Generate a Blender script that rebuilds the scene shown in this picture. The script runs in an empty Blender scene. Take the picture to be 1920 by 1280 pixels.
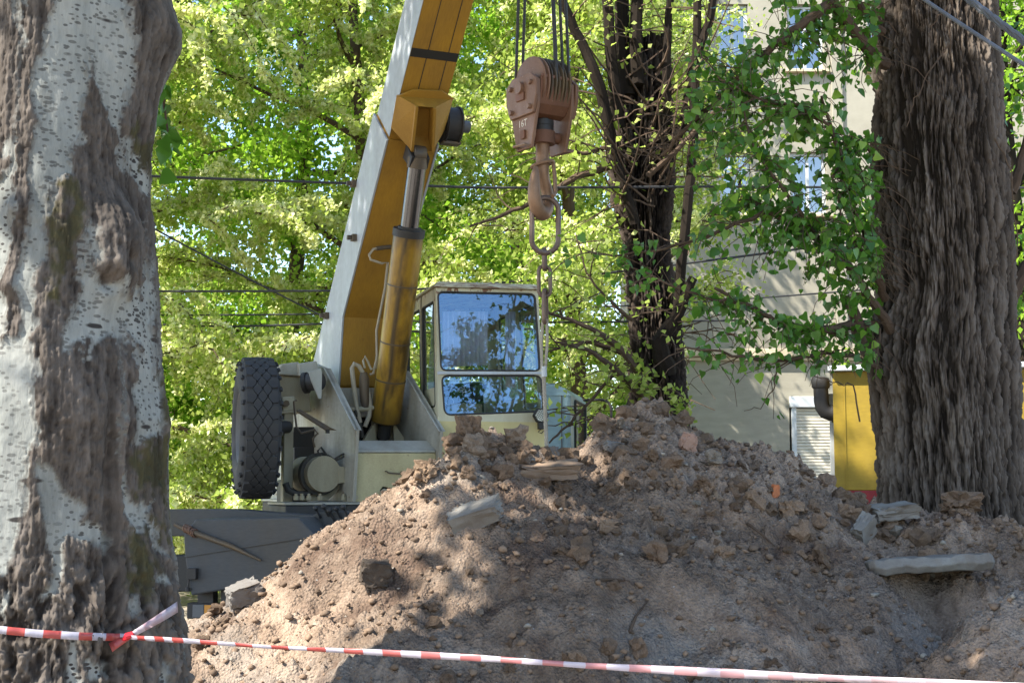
import bpy, bmesh, math, random
import numpy as np
from mathutils import Vector, Matrix, noise as mnoise
random.seed(7); rng = np.random.default_rng(7)
sc = bpy.context.scene; C = sc.collection
PI = math.pi; R = math.radians

# ------------------------------------------------------------------ camera
F = 2667.0; CAMZ = 1.6; PITCH = math.atan(266/2667.0)
cd = bpy.data.cameras.new('camera'); cam = bpy.data.objects.new('camera', cd); C.objects.link(cam)
cd.sensor_width = 36; cd.lens = F/1920*36; cd.clip_end = 400; cd.clip_start = 0.05
cam.location = (0, 0, CAMZ); cam.rotation_euler = (PI/2 + PITCH, 0, 0)
sc.camera = cam

# ------------------------------------------------------------------ sky, sun, exposure
SUN = Vector((-0.64, -0.40, 0.82)).normalized()          # from the yard to the sun
w = bpy.data.worlds.new('World'); sc.world = w; w.use_nodes = True
nt = w.node_tree; nt.nodes.clear()
sky = nt.nodes.new('ShaderNodeTexSky'); sky.sky_type = 'NISHITA'; sky.sun_disc = False
sky.sun_elevation = math.asin(SUN.z); sky.sun_rotation = math.atan2(SUN.x, SUN.y)
sky.air_density = 1.0; sky.dust_density = 0.6; sky.ozone_density = 1.5
bg = nt.nodes.new('ShaderNodeBackground'); bg.inputs['Strength'].default_value = 0.15
wo = nt.nodes.new('ShaderNodeOutputWorld')
nt.links.new(sky.outputs[0], bg.inputs['Color']); nt.links.new(bg.outputs[0], wo.inputs['Surface'])
sl = bpy.data.lights.new('sun', 'SUN'); sl.energy = 4.6; sl.angle = R(0.55); sl.color = (1, 0.955, 0.87)
so = bpy.data.objects.new('sun', sl); C.objects.link(so)
so.rotation_euler = (-SUN).to_track_quat('-Z', 'Y').to_euler()
so.location = (-6, -4, 14)
sc.view_settings.view_transform = 'Standard'; sc.view_settings.look = 'None'
sc.view_settings.exposure = 1.62; sc.view_settings.gamma = 1.0; sc.view_settings.use_curve_mapping = False
sc.cycles.max_bounces = 8; sc.cycles.transparent_max_bounces = 12
sc.cycles.use_denoising = True

# ------------------------------------------------------------------ pixel -> place helpers (photo pixels, 1920 x 1280)
fw = Vector((0, math.cos(PITCH), math.sin(PITCH))); upv = Vector((0, -math.sin(PITCH), math.cos(PITCH)))
CAM = Vector((0, 0, CAMZ))
def ray(x, y): return fw + Vector((1, 0, 0))*((x-960)/F) + upv*((640-y)/F)
def at(x, y, Y):
    d = ray(x, y); return CAM + d*(Y/d.y)
def hit(x, y, p0, n):
    d = ray(x, y); return CAM + d*((p0-CAM).dot(n)/d.dot(n))
def project(P):
    """N x 3 array -> pixel arrays"""
    q = P - np.array(CAM); z = q @ np.array(fw); z = np.where(z < .05, .05, z)
    return 960 + F*q[:, 0]/z, 640 - F*(q @ np.array(upv))/z

# ------------------------------------------------------------------ noise in numpy
_perm = np.random.default_rng(3).permutation(512).astype(np.int64)
_perm = np.concatenate([_perm, _perm, _perm])
_gr = np.random.default_rng(4).normal(size=(512, 3)); _gr /= np.linalg.norm(_gr, axis=1)[:, None]
def _h(ix, iy, iz): return _perm[(_perm[(_perm[ix & 511] + iy) & 511] + iz) & 511]
def pn(x, y, z=0.0):
    x, y, z = np.broadcast_arrays(np.asarray(x, float), np.asarray(y, float), np.asarray(z, float))
    xi, yi, zi = np.floor(x).astype(np.int64), np.floor(y).astype(np.int64), np.floor(z).astype(np.int64)
    xf, yf, zf = x-xi, y-yi, z-zi
    f = lambda t: t*t*t*(t*(t*6-15)+10)
    u, v, s = f(xf), f(yf), f(zf); out = 0
    for dx in (0, 1):
        for dy in (0, 1):
            for dz in (0, 1):
                g = _gr[_h(xi+dx, yi+dy, zi+dz)]
                d = g[..., 0]*(xf-dx) + g[..., 1]*(yf-dy) + g[..., 2]*(zf-dz)
                out = out + d*(u if dx else 1-u)*(v if dy else 1-v)*(s if dz else 1-s)
    return out*1.6
def fbm(x, y, z=0.0, o=4, g=.5):
    t = 0; a = 1.0; k = 1.0
    for i in range(o):
        t = t + a*pn(x*k+i*17.3, y*k-i*9.1, z*k+i*5.7); a *= g; k *= 2.03
    return t
def worley(x, y, seed=0):
    """distance to nearest feature and a random value of its cell (2-D)"""
    xi, yi = np.floor(x).astype(np.int64), np.floor(y).astype(np.int64)
    best = np.full(x.shape, 9.0); val = np.zeros(x.shape)
    for dx in (-1, 0, 1):
        for dy in (-1, 0, 1):
            h = _h(xi+dx, yi+dy, np.full_like(xi, seed))
            px = xi+dx+(h % 61)/61.0; py = yi+dy+((h*7) % 67)/67.0
            d = (x-px)**2 + (y-py)**2
            m = d < best; best = np.where(m, d, best); val = np.where(m, ((h*13) % 101)/101.0, val)
    return np.sqrt(best), val
def smooth(a, b, x):
    t = np.clip((x-a)/(b-a), 0, 1); return t*t*(3-2*t)
def in_poly(px, py, poly):
    c = np.zeros(px.shape, bool); n = len(poly)
    for i in range(n):
        x1, y1 = poly[i]; x2, y2 = poly[(i+1) % n]
        m = ((y1 > py) != (y2 > py)) & (px < (x2-x1)*(py-y1)/((y2-y1) or 1e-9) + x1)
        c ^= m
    return c

# ------------------------------------------------------------------ materials
M = {}
def new_mat(name):
    m = bpy.data.materials.new(name); m.use_nodes = True
    b = m.node_tree.nodes['Principled BSDF']; M[name] = m
    return m, m.node_tree, b
def nd(t, kind, **kw):
    n = t.nodes.new(kind)
    for k, v in kw.items():
        if k in n.inputs: n.inputs[k].default_value = v
        else: setattr(n, k, v)
    return n
def ramp(t, src, stops):
    r = t.nodes.new('ShaderNodeValToRGB'); e = r.color_ramp.elements
    while len(e) < len(stops): e.new(0.5)
    for el, (p, c) in zip(e, stops): el.position = p; el.color = (*c, 1) if len(c) == 3 else c
    t.links.new(src, r.inputs[0]); return r.outputs[0]
def mixc(t, fac, a, b, mode='MIX'):
    n = t.nodes.new('ShaderNodeMix'); n.data_type = 'RGBA'; n.blend_type = mode
    for sock, v in ((n.inputs[0], fac), (n.inputs[6], a), (n.inputs[7], b)):
        if hasattr(v, 'is_linked'): t.links.new(v, sock)
        elif isinstance(v, (int, float)): sock.default_value = v
        else: sock.default_value = (*v, 1)
    return n.outputs[2]
def coords(t, scale=(1, 1, 1), kind='Object'):
    tc = t.nodes.new('ShaderNodeTexCoord'); mp = t.nodes.new('ShaderNodeMapping')
    mp.inputs['Scale'].default_value = scale
    t.links.new(tc.outputs[kind], mp.inputs['Vector']); return mp.outputs[0]
def noise_out(t, scale, detail=5, rough=.6, vec=None):
    n = nd(t, 'ShaderNodeTexNoise'); n.inputs['Scale'].default_value = scale
    n.inputs['Detail'].default_value = detail; n.inputs['Roughness'].default_value = rough
    if vec is not None: t.links.new(vec, n.inputs['Vector'])
    return n.outputs['Fac']
def bump(t, b, h, strength=.3, dist=.01):
    n = t.nodes.new('ShaderNodeBump'); n.inputs['Strength'].default_value = strength; n.inputs['Distance'].default_value = dist
    t.links.new(h, n.inputs['Height']); t.links.new(n.outputs[0], b.inputs['Normal'])
def attr(t, name):
    a = t.nodes.new('ShaderNodeAttribute'); a.attribute_name = name; return a
def worn(name, base, dirt, rough=.55, metal=0.0, scale=3.0, amount=.5, fine=40, rust=None, rust_at=.66, stretch=(1, 1, .35), bs=.12, spec=.4):
    """paint with grime, streaks and optional rust specks"""
    m, t, b = new_mat(name)
    v = coords(t, stretch)
    n1 = noise_out(t, scale, 7, .62, v); n2 = noise_out(t, fine, 4, .6)
    f = ramp(t, n1, [(.5-.28*amount-.04, (0, 0, 0)), (.5+.30, (1, 1, 1))])
    col = mixc(t, f, base, dirt)
    g = ramp(t, n2, [(.3, (.86, .86, .86)), (.7, (1.06, 1.06, 1.06))])
    col = mixc(t, 1.0, col, g, 'MULTIPLY')
    if rust is not None:
        n3 = noise_out(t, scale*4.3, 8, .7)
        rf = ramp(t, n3, [(rust_at, (0, 0, 0)), (rust_at+.035, (1, 1, 1))])
        col = mixc(t, rf, col, rust)
    t.links.new(col, b.inputs['Base Color'])
    rr = ramp(t, n1, [(.3, (rough-.1,)*3), (.7, (min(1, rough+.2),)*3)])
    t.links.new(rr, b.inputs['Roughness']); b.inputs['Metallic'].default_value = metal
    b.inputs['Specular IOR Level'].default_value = spec
    bump(t, b, n2, bs, .004)
    return m
worn('white_paint', (.50, .49, .425), (.20, .17, .115), .5, amount=.8, rust=(.15, .075, .035), rust_at=.635)
worn('cream_paint', (.56, .50, .28), (.27, .20, .09), .5, amount=.8, rust=(.16, .08, .04), rust_at=.635)
worn('beige_paint', (.42, .38, .26), (.2, .16, .10), .6, amount=.6, rust=(.12, .06, .03), rust_at=.67)
worn('boom_yellow', (.43, .23, .025), (.24, .125, .02), .5, scale=2.6, amount=.7, rust=(.17, .08, .02), rust_at=.67)
worn('boom_side', (.42, .45, .48), (.33, .34, .34), .4, scale=2.5, amount=.3, stretch=(1, 1, .2))
worn('dark_deck', (.050, .056, .064), (.10, .085, .065), .6, scale=2.2, amount=.5, rust=(.10, .06, .035), rust_at=.70)
worn('black_iron', (.022, .022, .023), (.06, .05, .04), .55, scale=5, amount=.5)
worn('greasy_steel', (.08, .07, .06), (.2, .13, .06), .5, metal=.3, scale=6, amount=.5)
worn('rust_red', (.21, .09, .05), (.11, .055, .032), .6, scale=4, amount=.55, rust=(.36, .25, .18), rust_at=.64)
worn('rust_pale', (.29, .165, .105), (.14, .07, .042), .5, metal=.1, scale=5, amount=.9, rust=(.50, .42, .36), rust_at=.63)
worn('hook_steel', (.33, .20, .12), (.2, .12, .08), .45, metal=.35, scale=8, amount=.5)
worn('chain_steel', (.20, .14, .11), (.13, .09, .07), .5, metal=.4, scale=20, amount=.5)
worn('cab_blue', (.28, .40, .43), (.22, .31, .33), .4, scale=2, amount=.3)
worn('kiosk_yellow', (.29, .195, .016), (.22, .145, .014), .5, scale=1.6, amount=.4, bs=.05)
worn('kiosk_red', (.16, .010, .014), (.3, .02, .02), .5, scale=2, amount=.3, bs=.05)
worn('pale_metal', (.55, .58, .6), (.4, .4, .38), .4, scale=3, amount=.4)
worn('plaster_low', (.36, .33, .26), (.27, .245, .19), .9, scale=.7, amount=.5, stretch=(1, 1, .6), bs=.3, spec=.1)
worn('plaster_up', (.36, .33, .26), (.27, .245, .19), .9, scale=.8, amount=.5, stretch=(1, 1, .5), bs=.3, spec=.1)
worn('cornice_stone', (.62, .52, .36), (.45, .36, .24), .85, scale=2, amount=.5, spec=.1)
worn('shutter_slat', (.62, .58, .48), (.5, .45, .36), .5, scale=2, amount=.3)
worn('concrete', (.25, .235, .205), (.125, .095, .073), .9, scale=5, amount=.55, stretch=(1, 1, 1), bs=.5, spec=.1)
worn('stone_tan', (.26, .185, .125), (.15, .105, .075), .95, scale=4, amount=.6, stretch=(1, 1, 1), bs=.6, spec=.1)
worn('brick_orange', (.5, .17, .07), (.3, .13, .07), .95, scale=6, amount=.5, stretch=(1, 1, 1), bs=.5, spec=.1)
worn('asphalt_lump', (.03, .028, .026), (.12, .09, .066), .95, scale=8, amount=.9, stretch=(1, 1, 1), bs=.7, spec=.1)
worn('stone_pink', (.38, .23, .17), (.26, .17, .12), .9, scale=5, amount=.5, stretch=(1, 1, 1), bs=.5, spec=.1)
worn('stone_grey', (.20, .19, .175), (.115, .09, .072), .9, scale=7, amount=.6, stretch=(1, 1, 1), bs=.5, spec=.1)
worn('rubber', (.030, .031, .034), (.075, .072, .068), .8, scale=3, amount=.55, fine=70, stretch=(1, 1, 1), bs=.25, spec=.3)
worn('hose_rubber', (.025, .025, .025), (.09, .08, .06), .6, scale=6, amount=.5)
worn('hose_beige', (.45, .40, .30), (.28, .22, .14), .6, scale=6, amount=.5)
worn('cable_black', (.02, .02, .022), (.05, .05, .05), .6, scale=4, amount=.4)
worn('cable_grey', (.15, .155, .17), (.09, .09, .10), .5, scale=6, amount=.4)
worn('rope_steel', (.035, .035, .037), (.09, .08, .07), .5, metal=.5, scale=30, amount=.5)
worn('sling_rope', (.40, .36, .29), (.24, .2, .15), .8, scale=30, amount=.5)
worn('curtain', (.86, .84, .90), (.75, .73, .82), .9, scale=3, amount=.3, spec=.1)
worn('cavity_shade', (.022, .021, .02), (.03, .027, .024), .9, spec=.05)  # near-black colour standing in for the shade inside cavities
def simple(name, col, rough=.5, metal=0.0, spec=.5):
    m, t, b = new_mat(name)
    n = noise_out(t, 25, 4, .6)
    f = ramp(t, n, [(.3, tuple(c*.85 for c in col)), (.7, tuple(min(1, c*1.12) for c in col))])
    t.links.new(f, b.inputs['Base Color'])
    b.inputs['Roughness'].default_value = rough; b.inputs['Metallic'].default_value = metal; b.inputs['Specular IOR Level'].default_value = spec
simple('chrome', (.13, .13, .135), .22, 1.0)
simple('white_letter', (.75, .68, .60), .8)
simple('dark_letter', (.04, .04, .05), .8)
simple('black_band', (.02, .018, .014), .6)
simple('reflector_orange', (.62, .25, .02), .4)
simple('reflector_red', (.5, .02, .03), .4)
simple('lamp_lens', (.6, .65, .7), .12, .6)
simple('mirror_glass', (.75, .78, .8), .05, 1.0)
simple('rim_grey', (.12, .12, .12), .6)
def glass(name, tint, refl, rc=(1, 1, 1)):
    m = bpy.data.materials.new(name); m.use_nodes = True; t = m.node_tree; t.nodes.clear(); M[name] = m
    o = t.nodes.new('ShaderNodeOutputMaterial'); tr = t.nodes.new('ShaderNodeBsdfTransparent'); tr.inputs[0].default_value = (*tint, 1)
    g = t.nodes.new('ShaderNodeBsdfGlossy'); g.inputs['Roughness'].default_value = .015; g.inputs['Color'].default_value = (*rc, 1)
    mx = t.nodes.new('ShaderNodeMixShader')
    fr = t.nodes.new('ShaderNodeFresnel'); fr.inputs[0].default_value = 1.5
    ad = t.nodes.new('ShaderNodeMath'); ad.operation = 'ADD'; ad.inputs[1].default_value = refl
    t.links.new(fr.outputs[0], ad.inputs[0]); t.links.new(ad.outputs[0], mx.inputs[0])
    t.links.new(tr.outputs[0], mx.inputs[1]); t.links.new(g.outputs[0], mx.inputs[2]); t.links.new(mx.outputs[0], o.inputs[0])
glass('cab_glass', (.82, .87, .9), .22, (.50, .76, 1))
glass('side_glass', (.8, .85, .86), .10)
glass('house_glass', (.22, .26, .28), .25)
def leaf_mat(name, c1, c2, trans=.45, rough=.45, spec=.4, c3=None):
    m, t, b = new_mat(name)
    a = attr(t, 'tint')
    stops = [(0.0, c1), (.75, c2)] + ([(1.0, c3)] if c3 else [])
    col = ramp(t, a.outputs['Fac'], stops)
    t.links.new(col, b.inputs['Base Color']); b.inputs['Roughness'].default_value = rough
    b.inputs['Specular IOR Level'].default_value = spec
    tl = t.nodes.new('ShaderNodeBsdfTranslucent')
    br = mixc(t, 1.0, col, (1.15, 1.2, .95), 'MULTIPLY')
    t.links.new(br, tl.inputs['Color'])
    mx = t.nodes.new('ShaderNodeMixShader'); mx.inputs[0].default_value = trans
    o = t.nodes['Material Output']
    t.links.new(b.outputs[0], mx.inputs[1]); t.links.new(tl.outputs[0], mx.inputs[2]); t.links.new(mx.outputs[0], o.inputs['Surface'])
leaf_mat('leaf_fresh', (.25, .34, .06), (.44, .52, .12), .58, .6, .12, (.58, .62, .24))
leaf_mat('leaf_maple', (.15, .30, .025), (.32, .48, .05), .58, .6, .12, (.48, .58, .11))
leaf_mat('leaf_blossom', (.66, .68, .30), (.78, .78, .45), .4, .7, .1, (.85, .84, .6))
leaf_mat('leaf_poplar', (.05, .135, .018), (.12, .27, .03), .48, .3, .55, (.28, .44, .05))
leaf_mat('leaf_crown', (.03, .09, .012), (.07, .17, .02), .35, .4, .4)
def bark_mat(name, ridge, furrow, grey, scale=9):
    m, t, b = new_mat(name)
    a = attr(t, 'relief'); v = coords(t, (1, 1, .22))
    n = noise_out(t, scale, 8, .65, v); n2 = noise_out(t, 55, 5, .65)
    col = ramp(t, a.outputs['Fac'], [(0.1, furrow), (.55, ridge), (1.0, grey)])
    g = ramp(t, n, [(.28, (.6, .6, .6)), (.72, (1.3, 1.27, 1.22))])
    col = mixc(t, 1, col, g, 'MULTIPLY'); t.links.new(col, b.inputs['Base Color'])
    b.inputs['Roughness'].default_value = .95; b.inputs['Specular IOR Level'].default_value = .1
    bump(t, b, n2, .6, .01)
bark_mat('bark_brown', (.10, .080, .065), (.022, .017, .013), (.165, .138, .116))
bark_mat('bark_dark', (.05, .038, .031), (.010, .008, .007), (.10, .08, .064))
bark_mat('bark_twig', (.19, .13, .09), (.10, .07, .05), (.27, .2, .15))
def soil_mat():
    m, t, b = new_mat('soil')
    v = coords(t, (1, 1, 1))
    n0 = noise_out(t, 1.1, 6, .6, v); n1 = noise_out(t, 7, 8, .68, v); n2 = noise_out(t, 60, 6, .7, v)
    a = attr(t, 'dry')
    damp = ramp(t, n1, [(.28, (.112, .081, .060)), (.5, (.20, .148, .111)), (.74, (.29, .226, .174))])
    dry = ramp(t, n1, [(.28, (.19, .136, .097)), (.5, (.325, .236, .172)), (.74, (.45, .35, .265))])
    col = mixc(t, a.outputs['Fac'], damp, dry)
    gz = ramp(t, n0, [(.52, (0, 0, 0)), (.66, (.75, .75, .75))]); col = mixc(t, gz, col, (.27, .245, .215))
    nr = noise_out(t, 2.3, 5, .6, coords(t, (1, 1.3, .8))); rd = ramp(t, nr, [(.36, (.75, .75, .75)), (.46, (0, 0, 0))]); col = mixc(t, rd, col, (.115, .075, .055))
    g = ramp(t, n2, [(.3, (.72, .72, .72)), (.7, (1.22, 1.2, 1.17))]); col = mixc(t, 1, col, g, 'MULTIPLY')
    sp = nd(t, 'ShaderNodeTexVoronoi'); sp.inputs['Scale'].default_value = 38; t.links.new(v, sp.inputs['Vector'])
    pf = ramp(t, sp.outputs['Distance'], [(.10, (1, 1, 1)), (.17, (0, 0, 0))])
    rnd = ramp(t, sp.outputs['Color'], [(.80, (0, 0, 0)), (.82, (.9, .9, .9))])
    pf = mixc(t, 1, pf, rnd, 'MULTIPLY'); col = mixc(t, pf, col, (.40, .37, .33))
    t.links.new(col, b.inputs['Base Color']); b.inputs['Roughness'].default_value = 1; b.inputs['Specular IOR Level'].default_value = .05
    cr = nd(t, 'ShaderNodeTexVoronoi'); cr.inputs['Scale'].default_value = 75; t.links.new(v, cr.inputs['Vector'])
    hh = t.nodes.new('ShaderNodeMath'); hh.operation = 'SUBTRACT'; t.links.new(n2, hh.inputs[0]); t.links.new(cr.outputs['Distance'], hh.inputs[1])
    bump(t, b, hh.outputs[0], .8, .02)
    return m
soil_mat()
def clod_mat():
    m, t, b = new_mat('clod')
    oi = t.nodes.new('ShaderNodeObjectInfo'); a = attr(t, 'tint')
    ad = t.nodes.new('ShaderNodeMath'); ad.operation = 'ADD'; t.links.new(oi.outputs['Random'], ad.inputs[0]); t.links.new(a.outputs['Fac'], ad.inputs[1])
    fr = t.nodes.new('ShaderNodeMath'); fr.operation = 'FRACT'; t.links.new(ad.outputs[0], fr.inputs[0])
    base = ramp(t, fr.outputs[0], [(0, (.165, .118, .085)), (.4, (.215, .154, .11)), (.7, (.26, .18, .125)), (.9, (.34, .24, .165)), (1, (.29, .265, .225))])
    n = noise_out(t, 14, 8, .7); g = ramp(t, n, [(.28, (.6, .6, .6)), (.72, (1.3, 1.27, 1.22))])
    col = mixc(t, 1, base, g, 'MULTIPLY'); t.links.new(col, b.inputs['Base Color'])
    b.inputs['Roughness'].default_value = 1; b.inputs['Specular IOR Level'].default_value = .05
    bump(t, b, noise_out(t, 45, 6, .7), .8, .02)
clod_mat()
def poplar_bark():
    m, t, b = new_mat('poplar_bark')
    a = attr(t, 'mask')           # R rough bark, G moss, B bark relief, darker in the furrows
    s = t.nodes.new('ShaderNodeSeparateColor'); t.links.new(a.outputs['Color'], s.inputs[0])
    v = coords(t, (1, 1, .35)); n1 = noise_out(t, 6, 8, .65, v); n2 = noise_out(t, 70, 6, .7); n3 = noise_out(t, 16, 8, .7)
    white = ramp(t, n1, [(.3, (.12, .122, .11)), (.52, (.225, .228, .205)), (.75, (.30, .295, .262))])
    dark = ramp(t, n3, [(.3, (.048, .039, .032)), (.5, (.086, .071, .059)), (.72, (.138, .117, .10))])
    rl2 = ramp(t, s.outputs[2], [(.15, (.35, .33, .32)), (.5, (.9, .9, .9)), (.85, (1.3, 1.28, 1.25))]); dark = mixc(t, 1, dark, rl2, 'MULTIPLY')
    wv = noise_out(t, 5, 3, .6)
    def spots(sx, sz, lo, thr):
        vv = coords(t, (sx, sx, sz)); vo = nd(t, 'ShaderNodeTexVoronoi'); vo.inputs['Scale'].default_value = 1; vo.inputs['Randomness'].default_value = 1; t.links.new(vv, vo.inputs['Vector'])
        d0 = ramp(t, vo.outputs['Distance'], [(lo, (1, 1, 1)), (lo+.09, (0, 0, 0))]); r0 = ramp(t, vo.outputs['Color'], [(thr, (0, 0, 0)), (thr+.03, (1, 1, 1))])
        return mixc(t, 1, d0, r0, 'MULTIPLY')
    dens = ramp(t, wv, [(.34, (.15, .15, .15)), (.6, (1, 1, 1))])
    l1 = mixc(t, 1, spots(44, 70, .27, .30), dens, 'MULTIPLY'); l2 = mixc(t, 1, spots(24, 60, .28, .55), dens, 'MULTIPLY')
    l3 = spots(7, 30, .20, .78)
    lent = mixc(t, 1, mixc(t, 1, l1, l2, 'LIGHTEN'), l3, 'LIGHTEN')
    col = mixc(t, lent, white, (.035, .031, .028))
    col = mixc(t, s.outputs[0], col, dark)
    mossc = ramp(t, n3, [(.35, (.03, .026, .015)), (.65, (.075, .065, .03))])
    col = mixc(t, s.outputs[1], col, mossc)
    g = ramp(t, n2, [(.3, (.84, .84, .84)), (.7, (1.1, 1.1, 1.1))]); col = mixc(t, 1, col, g, 'MULTIPLY')
    t.links.new(col, b.inputs['Base Color']); b.inputs['Roughness'].default_value = .9; b.inputs['Specular IOR Level'].default_value = .15
    bump(t, b, n2, .45, .008)
poplar_bark()
def ground_mat():
    m, t, b = new_mat('yard_ground')
    v = coords(t); n = noise_out(t, .35, 7, .6, v); n2 = noise_out(t, 30, 6, .7, v)
    col = ramp(t, n, [(.35, (.22, .18, .14)), (.55, (.34, .285, .22)), (.7, (.40, .34, .27))])
    g = ramp(t, n2, [(.3, (.75, .75, .75)), (.7, (1.15, 1.15, 1.15))]); col = mixc(t, 1, col, g, 'MULTIPLY')
    t.links.new(col, b.inputs['Base Color']); b.inputs['Roughness'].default_value = .95; bump(t, b, n2, .5, .02)
ground_mat()
def tape_mat():
    m, t, b = new_mat('tape_print')
    a = attr(t, 'along'); mt = t.nodes.new('ShaderNodeMath'); mt.operation = 'FRACT'; t.links.new(a.outputs['Fac'], mt.inputs[0])
    col = ramp(t, mt.outputs[0], [(.0, (.46, .43, .49)), (.495, (.46, .43, .49)), (.505, (.40, .075, .065)), (.99, (.40, .075, .065))])
    a2 = attr(t, 'fade'); col = mixc(t, a2.outputs['Fac'], col, (.48, .39, .42))
    t.links.new(col, b.inputs['Base Color']); b.inputs['Roughness'].default_value = .3
    tl = t.nodes.new('ShaderNodeBsdfTranslucent'); t.links.new(col, tl.inputs[0]); mx = t.nodes.new('ShaderNodeMixShader'); mx.inputs[0].default_value = .3
    t.links.new(b.outputs[0], mx.inputs[1]); t.links.new(tl.outputs[0], mx.inputs[2]); t.links.new(mx.outputs[0], t.nodes['Material Output'].inputs[0])
tape_mat()
def cyl_mat():
    m, t, b = new_mat('cylinder_paint')
    a = attr(t, 'stain'); v = coords(t, (1, 1, .25)); n = noise_out(t, 6, 8, .68, v)
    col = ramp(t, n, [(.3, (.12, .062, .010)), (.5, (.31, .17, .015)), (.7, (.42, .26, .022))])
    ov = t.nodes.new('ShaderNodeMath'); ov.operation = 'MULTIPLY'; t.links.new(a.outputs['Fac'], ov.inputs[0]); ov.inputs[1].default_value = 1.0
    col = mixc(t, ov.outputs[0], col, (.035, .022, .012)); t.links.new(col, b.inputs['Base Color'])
    b.inputs['Roughness'].default_value = .35; bump(t, b, n, .1, .004)
cyl_mat()

# ------------------------------------------------------------------ objects
def root_of(o):
    while o.parent: o = o.parent
    return o
def finish(name, me, mat, parent=None, smooth_=False, bevel=0, kind=None):
    o = bpy.data.objects.new(name, me); C.objects.link(o)
    if mat is not None: me.materials.append(M[mat] if isinstance(mat, str) else mat)
    if smooth_: me.polygons.foreach_set('use_smooth', np.ones(len(me.polygons), bool))
    if parent is not None:
        r = root_of(parent); me.transform(r.matrix_basis.inverted()); o.parent = parent
    if bevel:
        b = o.modifiers.new('bevel', 'BEVEL'); b.width = bevel; b.segments = 2; b.limit_method = 'ANGLE'; b.angle_limit = R(40)
    if kind: o['kind'] = kind
    return o
def tag(o, label, cat, group=None):
    o['label'] = label; o['category'] = cat
    if group: o['group'] = group
    return o
def thing(name, label, cat, loc=(0, 0, 0), rz=0, group=None):
    o = bpy.data.objects.new(name, None); C.objects.link(o); o.empty_display_size = .2
    o.matrix_basis = Matrix.Translation(loc) @ Matrix.Rotation(rz, 4, 'Z')
    return tag(o, label, cat, group)
def np_mesh(name, V, Fc, attrs=None, colors=None):
    V = np.asarray(V, np.float32); Fc = np.asarray(Fc, np.int32); n, k = Fc.shape
    me = bpy.data.meshes.new(name); me.vertices.add(len(V)); me.vertices.foreach_set('co', V.ravel())
    me.loops.add(n*k); me.loops.foreach_set('vertex_index', Fc.ravel())
    me.polygons.add(n); me.polygons.foreach_set('loop_start', np.arange(0, n*k, k, dtype=np.int32))
    me.update(calc_edges=True)
    for a, v in (attrs or {}).items():
        at_ = me.attributes.new(a, 'FLOAT', 'POINT'); at_.data.foreach_set('value', np.asarray(v, np.float32))
    for a, v in (colors or {}).items():
        at_ = me.attributes.new(a, 'FLOAT_COLOR', 'POINT'); at_.data.foreach_set('color', np.asarray(v, np.float32).ravel())
    return me
def grid_faces(nu, nv, wrap=False):
    """vertex index = j*nu + i ; wrap closes i"""
    i = np.arange(nu if wrap else nu-1); j = np.arange(nv-1)
    I, J = np.meshgrid(i, j); I2 = (I+1) % nu
    return np.stack([J*nu+I, J*nu+I2, (J+1)*nu+I2, (J+1)*nu+I], -1).reshape(-1, 4)
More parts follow.
